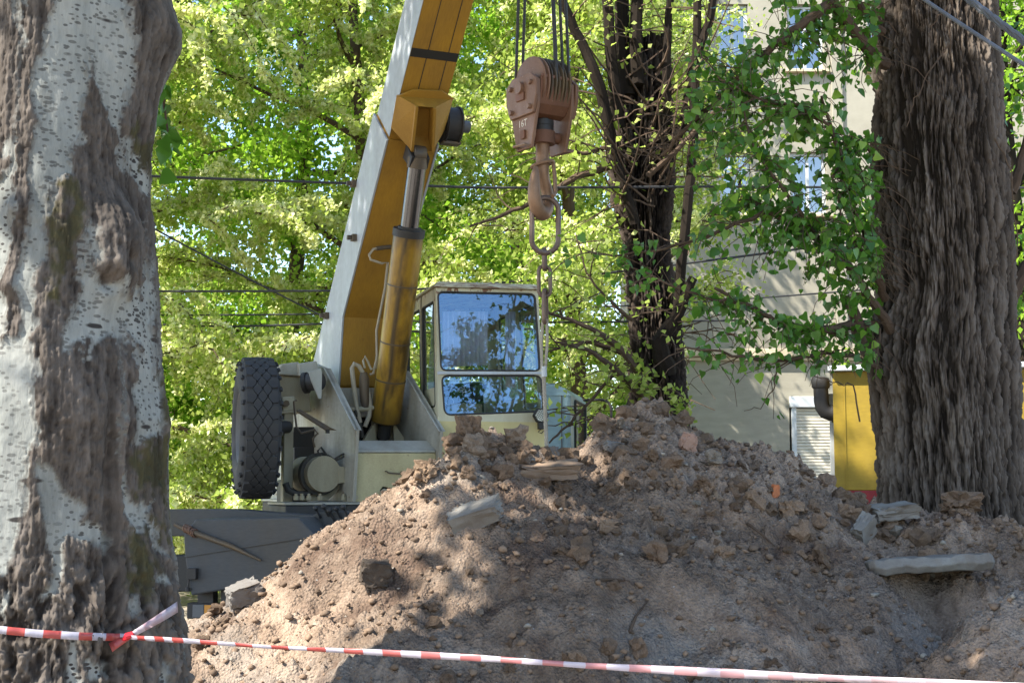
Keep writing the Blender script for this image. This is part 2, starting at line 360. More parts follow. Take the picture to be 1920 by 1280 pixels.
class MB:
    def __init__(s): s.v = []; s.f = []
    def add(s, vs, fs):
        o = len(s.v); s.v += [tuple(v) for v in vs]; s.f += [tuple(i+o for i in f) for f in fs]; return s
    def hexa(s, c8):           # 4 bottom + 4 top corners
        return s.add(c8, [(3, 2, 1, 0), (4, 5, 6, 7), (0, 1, 5, 4), (1, 2, 6, 5), (2, 3, 7, 6), (3, 0, 4, 7)])
    def box(s, x0, x1, y0, y1, z0, z1, T=None):
        c = [Vector(p) for p in ((x0, y0, z0), (x1, y0, z0), (x1, y1, z0), (x0, y1, z0), (x0, y0, z1), (x1, y0, z1), (x1, y1, z1), (x0, y1, z1))]
        if T: c = [T(p) for p in c]
        return s.hexa(c)
    def prism(s, pts, off):    # polygon swept by a vector
        n = len(pts); off = Vector(off); a = [Vector(p) for p in pts]; b = [p+off for p in a]
        s.add(a+b, [tuple(range(n)), tuple(range(2*n-1, n-1, -1))] + [(i, i+n, (i+1) % n+n, (i+1) % n) for i in range(n)]); return s
    def tube(s, pts, rad, n=8, caps=True):
        pts = [Vector(p) for p in pts]; rs = rad if isinstance(rad, (list, tuple)) else [rad]*len(pts)
        vs = []; N = len(pts); prev = None
        for i, p in enumerate(pts):
            d = (pts[min(i+1, N-1)]-pts[max(i-1, 0)])
            d = d.normalized() if d.length > 1e-9 else Vector((0, 0, 1))
            if prev is None:
                a = d.orthogonal().normalized()
            else:
                a = prev - d*prev.dot(d); a = a.normalized() if a.length > 1e-6 else d.orthogonal().normalized()
            prev = a; b = d.cross(a)
            for k in range(n):
                t = 2*PI*k/n; vs.append(p + (a*math.cos(t)+b*math.sin(t))*rs[i])
        fs = [(i*n+k, i*n+(k+1) % n, (i+1)*n+(k+1) % n, (i+1)*n+k) for i in range(N-1) for k in range(n)]
        if caps: fs += [tuple(range(n-1, -1, -1)), tuple(range((N-1)*n, N*n))]
        return s.add(vs, fs)
    def loop(s, pts, rad, n=6):   # closed tube
        pts = [Vector(p) for p in pts]; N = len(pts); nrm = Vector((0, 0, 0)); c = sum(pts, Vector())/N
        for i in range(N): nrm += (pts[i]-c).cross(pts[(i+1) % N]-c)
        nrm.normalize(); vs = []
        for i in range(N):
            d = (pts[(i+1) % N]-pts[i-1]).normalized(); a = d.cross(nrm).normalized()
            for k in range(n):
                t = 2*PI*k/n; vs.append(pts[i] + (a*math.cos(t)+nrm*math.sin(t))*rad)
        return s.add(vs, [(i*n+k, i*n+(k+1) % n, ((i+1) % N)*n+(k+1) % n, ((i+1) % N)*n+k) for i in range(N) for k in range(n)])
    def cyl(s, a, b, r, n=24, r2=None): return s.tube([a, b], [r, r if r2 is None else r2], n)
    def build(s, name, mat, parent=None, smooth_=False, bevel=0, kind=None):
        me = bpy.data.meshes.new(name); me.from_pydata(s.v, [], s.f); me.update()
        bm = bmesh.new(); bm.from_mesh(me); bmesh.ops.recalc_face_normals(bm, faces=bm.faces); bm.to_mesh(me); bm.free()
        o = finish(name, me, mat, parent, False, bevel, kind)
        if smooth_: autosmooth(o)
        return o
def autosmooth(o, ang=40):
    me = o.data; me.polygons.foreach_set('use_smooth', np.ones(len(me.polygons), bool))
    me.set_sharp_from_angle(angle=R(ang))
def plate(name, outer, holes, off, mat, parent, bevel=0):
    """flat plate with holes (3-D loops in one plane) given thickness by off"""
    bm = bmesh.new(); es = []
    for lp in [outer]+holes:
        vs = [bm.verts.new(p) for p in lp]
        es += [bm.edges.new((vs[i], vs[(i+1) % len(vs)])) for i in range(len(vs))]
    g = bmesh.ops.triangle_fill(bm, edges=es, use_beauty=True)
    fs = [f for f in bm.faces]
    r = bmesh.ops.extrude_face_region(bm, geom=fs)
    bmesh.ops.translate(bm, verts=[v for v in r['geom'] if isinstance(v, bmesh.types.BMVert)], vec=off)
    bmesh.ops.recalc_face_normals(bm, faces=bm.faces)
    me = bpy.data.meshes.new(name); bm.to_mesh(me); bm.free()
    return finish(name, me, mat, parent, False, bevel)
def rounded(c4, r, n=5):
    """rounded quad loop from 4 corners (Vectors in order)"""
    out = []; c4 = [Vector(c) for c in c4]
    for i in range(4):
        p, a, b = c4[i], c4[i-1], c4[(i+1) % 4]
        u = (a-p).normalized()*r; v = (b-p).normalized()*r
        for k in range(n+1):
            t = k/n; out.append(p + u*(1-t)**2 + v*t**2)
    return out

# ================================================================== THE SETTING
me = np_mesh('ground', [(-90, -30, 0), (90, -30, 0), (90, 150, 0), (-90, 150, 0)], [(0, 1, 2, 3)])
g = finish('ground', me, 'yard_ground'); g['kind'] = 'structure'; g['label'] = 'bare sandy yard ground under the crane and trees'

# ------------------------------------------------------------------ building at the back
BY = 28.0
bx0 = at(1232, 900, BY).x
bld = thing('apartment_building', 'plastered apartment building with tan cornice and roller shutter behind the trees', 'building', (bx0+6, BY+4, 0))
zc = at(1400, 664, BY).z
def wx(px): return at(px, 600, BY).x
def wz(py): return at(960, py, BY).z
sh = (wx(1486), wx(1566), wz(932), wz(764))      # shutter opening
cols = [(wx(1352), wx(1412)), (wx(1487), wx(1556)), (wx(1640), wx(1710)), (wx(1800), wx(1870)), (wx(1960), wx(2030))]
rows = [(wz(402), wz(285)), (wz(132), wz(8)), (wz(-138), wz(-258))]
def rect(x0, x1, z0, z1, y): return [Vector((x0, y, z0)), Vector((x1, y, z0)), Vector((x1, y, z1)), Vector((x0, y, z1))]
plate('ground_floor_wall', rect(bx0, bx0+15, 0, zc, BY), [rect(sh[0]-.1, sh[1]+.1, sh[2]-.02, sh[3]+.2, BY)], (0, .35, 0), 'plaster_low', bld)
plate('upper_wall', rect(bx0, bx0+15, zc+.002, wz(-420), BY), [rect(a, b, z0, z1, BY) for a, b in cols for z0, z1 in rows], (0, .35, 0), 'plaster_up', bld)
MB().box(bx0, bx0+.3, BY+.36, BY+9, 0, wz(-420)).build('side_wall', 'plaster_up', bld)
MB().box(bx0+.31, bx0+15, BY+.8, BY+1.0, 0, wz(-420)-.1).build('room_shade', 'cavity_shade', bld)  # dark sheet behind the windows, painted as the shade of the rooms
MB().box(bx0-.1, bx0+15.1, BY-.16, BY+.002, zc-.05, zc+.10).box(bx0-.06, bx0+15.06, BY-.09, BY-.001, zc-.13, zc-.052).build('cornice', 'cornice_stone', bld, bevel=.012)
MB().box(bx0-.4, bx0+15.4, BY-.4, BY+9, wz(-420)+.002, wz(-420)+.3).build('roof', 'concrete', bld)
for a, b in cols:
    for z0, z1 in rows:
        fr = MB(); t_ = .07
        fr.box(a+.003, a+t_, BY+.1, BY+.18, z0+.003, z1-.003).box(b-t_, b-.003, BY+.1, BY+.18, z0+.003, z1-.003)
        fr.box(a+t_, b-t_, BY+.1, BY+.18, z0+.003, z0+t_).box(a+t_, b-t_, BY+.1, BY+.18, z1-t_, z1-.003)
        fr.box((a+b)/2-.03, (a+b)/2+.03, BY+.1, BY+.18, z0+t_, z1-t_)
        wn = fr.build('window', 'pale_metal', bld, bevel=.006)
        MB().box(a+t_-.01, b-t_+.01, BY+.14, BY+.15, z0+t_-.01, z1-t_+.01).build('pane', 'house_glass', wn)
        MB().box(a-.1, b+.1, BY-.12, BY+.09, z0-.06, z0-.002).build('sill', 'cornice_stone', wn, bevel=.01)
for a in (wx(1568), wx(1722)):
    MB().box(a, a+.22, BY-.06, BY-.002, zc+.11, wz(-420)).build('pilaster', 'plaster_up', bld, bevel=.01)
shu = MB().box(sh[0]-.1, sh[1]+.1, BY-.06, BY+.12, sh[3]+.001, sh[3]+.22).build('roller_shutter', 'pale_metal', bld, bevel=.015)
ns = 27; dz = (sh[3]-sh[2]-.06)/ns
for k in range(ns):
    z = sh[2]+.05+k*dz
    MB().prism([(sh[0]+.03, BY+.05, z), (sh[0]+.03, BY+.028, z+dz*.25), (sh[0]+.03, BY+.028, z+dz*.75), (sh[0]+.03, BY+.05, z+dz*.99), (sh[0]+.03, BY+.065, z+dz*.99), (sh[0]+.03, BY+.065, z)], (sh[1]-sh[0]-.06, 0, 0)).build('slat', 'shutter_slat', shu)
MB().box(sh[0]-.06, sh[0]+.035, BY-.02, BY+.09, sh[2], sh[3]).box(sh[1]-.035, sh[1]+.06, BY-.02, BY+.09, sh[2], sh[3]).build('guide_rail', 'pale_metal', shu, bevel=.005)
MB().box(sh[0]-.12, sh[1]+.12, BY-.1, BY+.2, sh[2]-.09, sh[2]-.022).build('threshold', 'concrete', shu, bevel=.01)

# ------------------------------------------------------------------ yellow kiosk
KY = 14.0
kx0 = at(1563, 800, KY).x; kz1 = at(1563, 697, KY).z; kzr = at(1600, 919, KY).z; kx1 = kx0+3.2
kio = thing('kiosk', 'yellow kiosk with red lower half and black stovepipe behind the big brown tree', 'kiosk', (kx0+1.6, KY+1, 0))
MB().box(kx0, kx1, KY, KY+2.2, kzr+.002, kz1).build('upper_wall', 'kiosk_yellow', kio, bevel=.006)
MB().box(kx0+.002, kx1-.002, KY-.004, KY+2.19, .12, kzr).build('lower_wall', 'kiosk_red', kio, bevel=.006)
MB().box(kx0-.02, kx1+.02, KY-.01, KY+2.2, 0, .118).build('plinth', 'concrete', kio, bevel=.01)
MB().box(kx0-.04, kx1+.12, KY-.10, KY+2.3, kz1+.002, kz1+.055).build('roof', 'pale_metal', kio, bevel=.01)
MB().box(kx0+.105, kx0+.118, KY-.008, KY-.0005, kzr+.002, kz1-.01).build('seam', 'kiosk_yellow', kio)
MB().box(kx0-.052, kx0-.002, KY+.32, KY+.38, .0, at(1560, 742, KY).z).build('corner_post', 'pale_metal', kio, bevel=.006)
mbx = MB().box(kx0-.085, kx0-.002, KY+.22, KY+.31, at(1557, 768, KY).z, at(1557, 735, KY).z).build('meter_box', 'pale_metal', kio, bevel=.004)
PY_ = KY+.13; p0 = at(1566, 775, PY_); pr = .073
P = [(kx0+.01, PY_, p0.z)] + [(at(x, y, PY_).x, PY_, at(x, y, PY_).z) for x, y in ((1551, 775), (1542, 772), (1536, 763), (1534, 752), (1533, 728))]
sp = MB().tube(P, pr, 20).build('stovepipe', 'black_iron', kio, True)
q = Vector(P[-1])
MB().tube([q, q+Vector((0, 0, .02)), q+Vector((-.004, 0, .08)), q+Vector((.006, 0, .12))], [.078, .09, .09, .078], 20).build('cap', 'black_iron', sp, True)
MB().tube([q+Vector((.08, 0, .03)), (kx0+.01, PY_, q.z+.05)], .006, 6).build('stay_wire', 'black_iron', sp)
MB().cyl((kx0-.02, PY_, p0.z), (kx0+.012, PY_, p0.z), .09).build('wall_collar', 'black_iron', sp)
def poster_mat():
    m, t, b = new_mat('poster_print'); v = coords(t, (1, 1, 3)); n = noise_out(t, 3, 6, .6, v)
    col = ramp(t, n, [(.3, (.04, .05, .07)), (.5, (.2, .24, .3)), (.62, (.5, .52, .55)), (.7, (.08, .09, .1))])
    t.links.new(col, b.inputs['Base Color']); b.inputs['Roughness'].default_value = .35
poster_mat()
ax = at(1903, 800, KY).x
pf = MB().box(ax, ax+.9, KY-.022, KY-.001, at(1910, 903, KY).z, at(1910, 768, KY).z).build('poster_panel', 'black_iron', kio, bevel=.004)
MB().box(ax+.02, ax+.88, KY-.026, KY-.0225, at(1910, 899, KY).z, at(1910, 772, KY).z).build('print', 'poster_print', pf)

kio.matrix_basis = Matrix.Translation((kx0, KY, 0)) @ Matrix.Rotation(R(-15), 4, 'Z') @ Matrix.Translation((-kx0, -KY, 0)) @ kio.matrix_basis
# ------------------------------------------------------------------ low wall at the far left
lw = MB().box(-12, -2.2, 24, 24.3, 0, at(450, 925, 24).z).build('low_wall', 'plaster_up', bevel=.02)
tag(lw, 'low beige plastered wall behind the spare wheel', 'wall')

# ------------------------------------------------------------------ wires
def wire(pts, r, mat, label, group='overhead wires', sag=.0):
    q = []
    for i in range(len(pts)-1):
        a, b = Vector(pts[i]), Vector(pts[i+1]); n = 14
        for k in range(n + (i == len(pts)-2)):
            t = k/n; p = a.lerp(b, t); p.z -= sag*4*t*(1-t)*(b-a).length; q.append(p)
    o = MB().tube(q, r, 6).build('overhead_wire', mat, None, True); tag(o, label, 'wire', group); return o
wire([at(60, 322, 15), at(900, 352, 15.2), at(1330, 350, 15.5), at(2050, 352, 15.5)], .014, 'cable_black', 'taut black cable crossing behind the boom and hook at mid height', sag=.001)
wire([at(60, 545, 17), at(760, 544, 17), at(1120, 514, 17), at(1700, 440, 17)], .014, 'cable_black', 'black cable passing just above the crane cab roof', sag=.002)
wire([at(60, 590, 18), at(640, 588, 18), at(1250, 570, 18), at(1900, 520, 18)], .011, 'cable_black', 'thin upper wire of the pair behind the spare wheel', sag=.003)
wire([at(60, 598, 17.5), at(420, 612, 17.5), at(680, 604, 17.5), at(1400, 600, 17.5)], .013, 'cable_black', 'slack lower wire of the pair behind the spare wheel', sag=.003)
wire([at(60, 300, 16), at(600, 590, 17.4), at(760, 650, 17.6)], .011, 'cable_black', 'thin wire slanting down from the white trunk toward the boom foot', sag=.01)
wire([at(1690, -30, 8.1)+(at(1690, -30, 8.1)-at(1925, 125, 7.0))*2.5, at(1690, -30, 8.1), at(1925, 125, 7.0), at(2150, 260, 6.2)], .011, 'cable_grey', 'thin grey cable in front of the brown trunk top', 'service cables', sag=.004)
tw = MB()
a, b = at(1790, -20, 8.0), at(2150, 250, 6.4); nn = 200; a, b = a+(a-b)*2.2, b+(b-a)*1.2
for s_ in (0, 1, 2):
    q = []
    for k in range(nn+1):
        t = k/nn; p = a.lerp(b, t); th = t*150+s_*2.094; p += Vector((0, math.cos(th), math.sin(th)))*.013; q.append(p)
    tw.tube(q, .0125, 6)
tag(tw.build('overhead_wire', 'cable_grey', None, True), 'thick twisted grey cable crossing the brown trunk top', 'wire', 'service cables')

# ================================================================== TREES
def leaf_cloud(P, D, N, S, shape, tint, fold=.25):
    """leaves at points P, pointing along D, facing N, size S; shape = list of (across, along) + faces"""
    D = D/np.linalg.norm(D, axis=1)[:, None]
    A = np.cross(D, N); A /= (np.linalg.norm(A, axis=1)[:, None]+1e-9); Nn = np.cross(A, D)
    sv, sf = shape; k = len(sv); n = len(P)
    V = np.zeros((n, k, 3))
    for i, (x, y) in enumerate(sv):
        V[:, i] = P + S[:, None]*(A*x + D*y + Nn*(abs(x)*fold - .15*y*y))
    Fc = (np.array(sf)[None] + (np.arange(n)*k)[:, None, None]).reshape(-1, len(sf[0]))
    return V.reshape(-1, 3), Fc, np.repeat(tint, k)
LEAF4 = ([(0, 0), (.42, .45), (0, 1), (-.42, .45)], [(0, 1, 2, 3)])
HEART = ([(0, .0), (.36, -.02), (.5, .25), (.27, .66), (0, 1.05), (-.27, .66), (-.5, .25), (-.36, -.02)], [(0, 1, 2, 3), (0, 3, 4, 5), (0, 5, 6, 7)])
def unit(n):
    v = rng.normal(size=(n, 3)); return v/np.linalg.norm(v, axis=1)[:, None]
def polyline_pts(pts, n):
    pts = np.array([tuple(p) for p in pts]); d = np.r_[0, np.cumsum(np.linalg.norm(np.diff(pts, axis=0), axis=1))]
    t = np.sort(rng.random(n))*d[-1]
    return np.stack([np.interp(t, d, pts[:, i]) for i in range(3)], 1), t/d[-1]
def curve(a, d, L, n, bend=.25, droop=0.0, up=0.0):
    """random wandering polyline"""
    p = Vector(a); d = Vector(d).normalized(); out = [p.copy()]
    for i in range(n):
        d = (d + Vector(rng.normal(size=3))*bend*.5 + Vector((0, 0, up-droop))*(i+1)/n).normalized()
        p = p + d*(L/n); out.append(p.copy())
    return out

def far_tree(x, y, H, r0, spread, label, lm, n_pri=22, twigs=9, lpt=75, lsize=.10, blossom=0, zlow=1.3, bm='bark_brown', lean=(0, 0), keep=None):
    tr = thing('leafy_tree', label, 'tree', (x, y, 0), 0, 'leafy trees behind the crane')
    tp = [Vector((x+lean[0]*h*h/H/H*H*.2+.12*math.sin(h*.7+x), y+lean[1]*h*.1, h)) for h in np.linspace(0, H, 14)]
    MB().tube(tp, [r0*(1.25 if i == 0 else 1)*(1-.8*i/13) for i in range(14)], 12).build('trunk', bm, tr, True)
    limb = MB(); LP = []; LD = []; BP = []
    for k in range(n_pri):
        f = (k+.5)/n_pri; h = zlow*.8 + (H-zlow)*f**1.05
        i = min(12, int(h/H*13)); s = tp[i].lerp(tp[i+1], h/H*13-i)
        az = k*2.4 + rng.random()*.8; L = spread*(1.0-.55*abs(f-.35)/.65)*(.75+.5*rng.random())
        pr_ = curve(s, (math.cos(az), math.sin(az), .35+.5*f), L, 7, .3, .25*(1-f))
        limb.tube(pr_, [max(.008, r0*.3*(1-j/7.2)) for j in range(8)], 6, False)
        for q in range(twigs):
            j = 1 + q % 6; s2 = pr_[j].lerp(pr_[j+1], rng.random()); a2 = rng.random()*6.28
            tw_ = curve(s2, (math.cos(a2), math.sin(a2), rng.random()*.7-.25), .55+.9*rng.random()*spread/3, 5, .4, .35)
            limb.tube(tw_, [.014, .011, .009, .007, .006, .004], 3, False)
            n = int(lpt*(.6+.8*rng.random())); p, t = polyline_pts(tw_, n)
            LP.append(p + rng.normal(size=(n, 3))*(.10+.05*spread/3))
            if blossom:
                nb = int(blossom*(.3+1.4*rng.random())); c, _ = polyline_pts(tw_, max(1, nb//7))
                BP.append(np.repeat(c, 7, 0) + rng.normal(size=(len(c)*7, 3))*.032)
    limb.build('limbs', bm, tr, True)
    P = np.concatenate(LP)
    if keep is not None: P = P[keep(P)]
    n = len(P); clump = fbm(P[:, 0]*.9, P[:, 1]*.9, P[:, 2]*.9, 2)
    D = unit(n)*.8 + np.array([0, 0, -.45]); Nn = unit(n)*.8 + np.array(SUN)*1.0
    V, Fc, ti = leaf_cloud(P, D, Nn, lsize*(.6+.7*rng.random(n)), LEAF4, np.clip(.42+.35*clump+.22*rng.normal(size=n), 0, 1))
    o = finish('crown', np_mesh('crown', V, Fc, {'tint': ti}), lm, tr); o['kind'] = 'stuff'
    if blossom:
        P = np.concatenate(BP)
        if keep is not None: P = P[keep(P)]
        n = len(P)
        V, Fc, ti = leaf_cloud(P, unit(n), unit(n)*.8+np.array(SUN), .06*(.6+.8*rng.random(n)), LEAF4, rng.random(n), .1)
        o = finish('blossom', np_mesh('blossom', V, Fc, {'tint': ti}), 'leaf_blossom', tr); o['kind'] = 'stuff'
    return tr
HAZE_BARK = 'bark_twig'  # lighter bark on the far trunks and limbs in place of haze
far_tree(-5.3, 18.5, 11, .15, 3.2, 'pale blossoming tree hanging over the spare wheel beside the white trunk', 'leaf_fresh', 32, 12, 110, .075, 330, .8, HAZE_BARK)
far_tree(-2.3, 20.5, 12, .16, 3.4, 'pale blossoming tree directly behind the boom', 'leaf_fresh', 32, 12, 110, .075, 330, .9, HAZE_BARK)
far_tree(0.9, 19.5, 11, .15, 3.0, 'yellow-green tree behind the hook and crane cab', 'leaf_fresh', 32, 12, 130, .072, 120, 1.0, HAZE_BARK, keep=lambda P: P[:, 0] < 2.35+.25*np.maximum(P[:, 2]-4, 0))
far_tree(-7.2, 23, 13, .2, 3.8, 'deep green maple rising behind the blossoming tree by the white trunk', 'leaf_maple', 30, 12, 130, .11, 0, 1.0, HAZE_BARK)
far_tree(-3.9, 25.5, 14, .2, 4.2, 'bright green maple standing beyond the low beige wall', 'leaf_maple', 32, 12, 130, .11, 0, .8, HAZE_BARK)
far_tree(0.2, 27, 14, .2, 4.2, 'green tree far behind the operator cab', 'leaf_maple', 32, 12, 130, .11, 0, .8, HAZE_BARK, keep=lambda P: P[:, 0] < 2.6)
far_tree(-8.5, 31, 15, .25, 4.6, 'tall green tree farthest behind the white trunk', 'leaf_fresh', 28, 11, 120, .14, 0, .6, HAZE_BARK)
far_tree(-2.0, 33, 15, .25, 4.8, 'tall green tree farthest behind the boom', 'leaf_fresh', 30, 11, 120, .14, 0, .6, HAZE_BARK)
far_tree(2.42, 22.5, 10, .1, 2.2, 'small light green tree between the dark trunk and the building', 'leaf_fresh', 20, 9, 80, .075, 40, 4.6, HAZE_BARK, keep=lambda P: P[:, 2] > 4.5)
far_tree(-11.5, 23.5, 12, .2, 3.8, 'light green tree at the far end of the low beige wall', 'leaf_fresh', 24, 10, 90, .10, 0, .8, HAZE_BARK)
far_tree(6.25, 17.5, 10, .26, 2.2, 'brown trunked tree just beyond the kiosk roof', 'leaf_maple', 16, 8, 80, .09, 0, 4.2)

def bark_trunk(name, parent, mat, cx, cy, z0, z1, Rf, relief, nth, nh, th0=-PI/2, amp=.03, extra=None, attrs_fn=None):
    """trunk with modelled bark: fine in front (towards -y), coarse behind"""
    t = np.linspace(-1, 1, nth, endpoint=False); th = th0 + PI*(t*.55 + .45*t**3)
    h = np.linspace(z0, z1, nh); TH, Hh = np.meshgrid(th, h)
    rad = Rf(TH, Hh); rel = relief(TH, Hh)
    r = rad + amp*(rel-.5)
    if extra is not None: r = r + extra(TH, Hh)
    X = cx(Hh) + r*np.cos(TH); Y = cy(Hh) + r*np.sin(TH)
    V = np.stack([X, Y, Hh], -1).reshape(-1, 3)
    return V, grid_faces(nth, nh, True), rel.ravel(), TH.ravel(), Hh.ravel()

# ---- white poplar at the left edge
LY = 4.6; ls = F/LY
lcx = at(78, 700, LY).x
tl = thing('white_poplar_tree', 'huge white barked poplar trunk with dark rough patches and a burl', 'tree', (lcx, LY, 0))
edge = [(-300, 302), (0, 303), (60, 309), (120, 300), (200, 288), (300, 277), (370, 273), (450, 280), (560, 287), (640, 291), (740, 298), (790, 309), (860, 307), (940, 309), (1010, 316), (1090, 326), (1180, 334), (1280, 343), (1500, 372), (1800, 420), (1900, 470)]
ez = np.array([at(300, y, LY).z for y, _ in edge][::-1]); er = np.array([(at(x, y, LY).x-lcx) for y, x in edge][::-1])
def L_R(TH, Hh):
    base = np.interp(Hh, ez, er); sm = np.interp(Hh, [0, 1, 3, 8], [.58, .46, .40, .36])
    wgt = smooth(.2, .95, np.cos(TH)); r = sm*(1-wgt) + base*wgt
    g1 = np.exp(-((TH+PI/2-.80+.05*np.sin(Hh*3))/.055)**2)*smooth(2.15, 1.5, Hh)*.05       # seam between the two stems
    g2 = np.exp(-((TH+PI/2+.13+.06*np.sin(Hh*2.2))/.09)**2)*.03*smooth(1.6, 2.4, Hh)
    return r - g1 - g2 + .012*fbm(np.cos(TH)*2, np.sin(TH)*2, Hh*1.2, 3)
def surf(Hh, TH): pass
def L_px(TH, Hh):
    r = L_R(TH, Hh); P = np.stack([lcx + r*np.cos(TH), LY + r*np.sin(TH), Hh], -1).reshape(-1, 3)
    px, py = project(P); return px.reshape(TH.shape), py.reshape(TH.shape)
DARK = [[(168, 362), (215, 352), (258, 372), (268, 440), (262, 510), (238, 552), (190, 550), (168, 520), (178, 480), (164, 430)], [(-260, -80), (34, -80), (32, 110), (22, 240), (4, 300), (-30, 420), (-260, 520)], [(225, 640), (250, 660), (252, 760), (246, 830), (262, 838), (318, 830), (330, 930), (300, 935), (255, 925), (225, 900)], [(58, -80), (98, -80), (90, 40), (62, 130), (55, 260), (52, 370), (40, 470), (28, 640), (8, 640), (16, 480), (28, 380), (32, 250), (38, 120)],
        [(170, 112), (182, 150), (190, 200), (215, 235), (228, 300), (246, 350), (262, 420), (262, 520), (235, 552), (190, 545), (168, 500), (165, 420), (150, 430), (146, 520), (120, 600), (106, 640), (120, 660), (215, 640), (213, 760), (216, 860), (232, 960), (240, 1100), (262, 1300), (60, 1300), (-200, 1300), (-200, 1180), (-30, 1080), (20, 1060), (50, 960), (50, 860), (75, 850), (66, 720), (60, 640), (72, 560), (90, 480), (92, 400), (104, 330), (135, 310), (152, 250), (158, 180)],
        [(232, -60), (290, -60), (330, 60), (310, 150), (290, 230), (285, 300), (262, 300), (240, 262), (222, 220), (246, 210), (258, 150), (256, 60)],
        [(262, 380), (300, 380), (330, 800), (330, 920), (306, 930), (306, 780), (290, 560), (276, 470)],
        [(244, 880), (268, 835), (312, 838), (318, 925), (280, 932), (246, 905)], [(276, 950), (320, 930), (330, 1010), (280, 995)],
        [(232, 1012), (262, 1010), (300, 1020), (345, 1010), (380, 1320), (236, 1320)]]
PALE = [[(66, 866), (96, 880), (118, 910), (150, 950), (146, 975), (175, 985), (198, 1012), (190, 1032), (150, 1008), (128, 1010), (118, 1060), (112, 1110), (92, 1132), (80, 1128), (98, 1080), (92, 1000), (80, 940), (66, 900)],
        [(165, 1235), (190, 1240), (195, 1262), (165, 1275)], [(285, 1085), (310, 1070), (318, 1090), (290, 1100)], [(240, 1120), (262, 1118), (262, 1155), (244, 1150)], [(120, 1195), (135, 1190), (150, 1290), (125, 1300)], [(296, 1250), (315, 1255), (310, 1285), (298, 1280)],
        [(0, 1110), (14, 1110), (10, 1150), (0, 1150)], [(163, 430), (178, 440), (182, 480), (170, 500)]]
MOSS = [[(90, 330), (130, 320), (146, 380), (142, 480), (110, 560), (84, 540), (92, 430)], [(244, 880), (268, 835), (312, 838), (318, 925), (280, 932), (246, 905)], [(232, 1012), (300, 1010), (310, 1090), (270, 1120), (236, 1090)], [(240, 240), (290, 230), (280, 330), (250, 310)], [(276, 950), (320, 930), (330, 1010), (280, 995)], [(270, 700), (330, 700), (330, 850), (300, 850)]]
def soft(polys, px, py, r=5.0):
    acc = np.zeros(px.shape)
    for ox, oy in ((0, 0), (r, 0), (-r, 0), (0, r), (0, -r)):
        m = np.zeros(px.shape, bool)
        for p in polys: m |= in_poly(px+ox, py+oy, p)
        acc += m
    return acc/5
def L_masks(TH, Hh):
    px, py = L_px(TH, Hh); ca, sa = np.cos(TH)*.4, np.sin(TH)*.4
    wx_ = 15*fbm(ca*10, sa*10, Hh*8, 5, .62); wy_ = 30*fbm(ca*10+9, sa*10, Hh*9+3, 5, .62)
    d = np.clip(soft(DARK, px+wx_, py+wy_, 9.0)*1.9, 0, 1); p = soft(PALE, px+wx_*.7, py+wy_*.5)*.95
    back = smooth(-.05, .25, np.sin(TH)); d = np.maximum(d*(1-back), back*smooth(-.1, .15, fbm(ca*4, sa*4, Hh*1.2, 3)+.35*smooth(2.5, .5, Hh)))
    d = np.clip(d - p, 0, 1); m = soft(MOSS, px+wx_, py+wy_)*d*smooth(-.45, .1, fbm(ca*14, sa*14, Hh*12, 3))
    return d, m, 0*d
_Lm = {}
def L_relief(TH, Hh):
    d, m, l = L_masks(TH, Hh); _Lm['m'] = (d, m, l); ca, sa = np.cos(TH)*.4, np.sin(TH)*.4
    a1 = fbm(ca*18, sa*18, Hh*9, 5, .62); a2 = 1-np.abs(fbm(ca*19+4, sa*19, Hh*11+1.5*pn(ca*9, sa*9, Hh*3), 4, .6))*1.9
    low = smooth(1.62, 1.15, Hh)
    w1, v1 = worley(TH*.4*24+.9*pn(ca*20, sa*20, Hh*9)+.6*pn(ca*50, sa*50, Hh*30), Hh*13+.9*pn(ca*20+5, sa*20, Hh*9), 3)
    plate_ = smooth(.62, .38, w1)*(.4+.8*v1)
    fine_ = fbm(ca*60, sa*60, Hh*45, 3, .7)
    vg = fbm(ca*40, sa*40, Hh*3.5, 4, .6); br = d*(.16*a1 + .22*vg + .34*(a2-.4)*(.12+.8*low) + .42*(plate_-.45)*(.10+.85*low) + .13*fine_)
    _Lm['b'] = np.clip(.5+1.1*br, 0, 1)
    return .5 + br + .22*d - .07*l + .05*fbm(ca*30, sa*30, Hh*30, 3)*(1-d)
def L_extra(TH, Hh):
    def bump_at(px, py, rp, amp):
        p = at(px, py, LY-.33); th = math.atan2(-.36, p.x-lcx) if abs(p.x-lcx) < .36 else 0
        th = -PI/2 + math.asin(max(-1, min(1, (p.x-lcx)/.40))); z = p.z
        return amp*np.exp(-(((TH-th)*.40)**2+(Hh-z)**2)/(rp*rp))
    e = bump_at(214, 425, .115, .085) + bump_at(204, 510, .085, .06) - bump_at(192, 522, .03, .045) - bump_at(222, 478, .022, .02) + bump_at(50, 400, .035, .03) + bump_at(35, 545, .03, .03) + bump_at(150, 740, .2, .03)
    return e + .045*np.exp(-(((TH-.05)*.4)**2/.01 + (Hh-at(300, 70, LY).z)**2/.012))
V, Fc, rel, TH, Hh = bark_trunk('trunk', tl, 'poplar_bark', lambda h: lcx+0*h, lambda h: LY+0*h, 0, 5.4, L_R, L_relief, 520, 760, amp=.036, extra=L_extra)
d_, m_, l_ = [q.ravel() for q in _Lm['m']]
o = finish('trunk', np_mesh('trunk', V, Fc, None, {'mask': np.stack([d_, m_, _Lm['b'].ravel(), np.ones_like(d_)], -1)}), 'poplar_bark', tl, True)
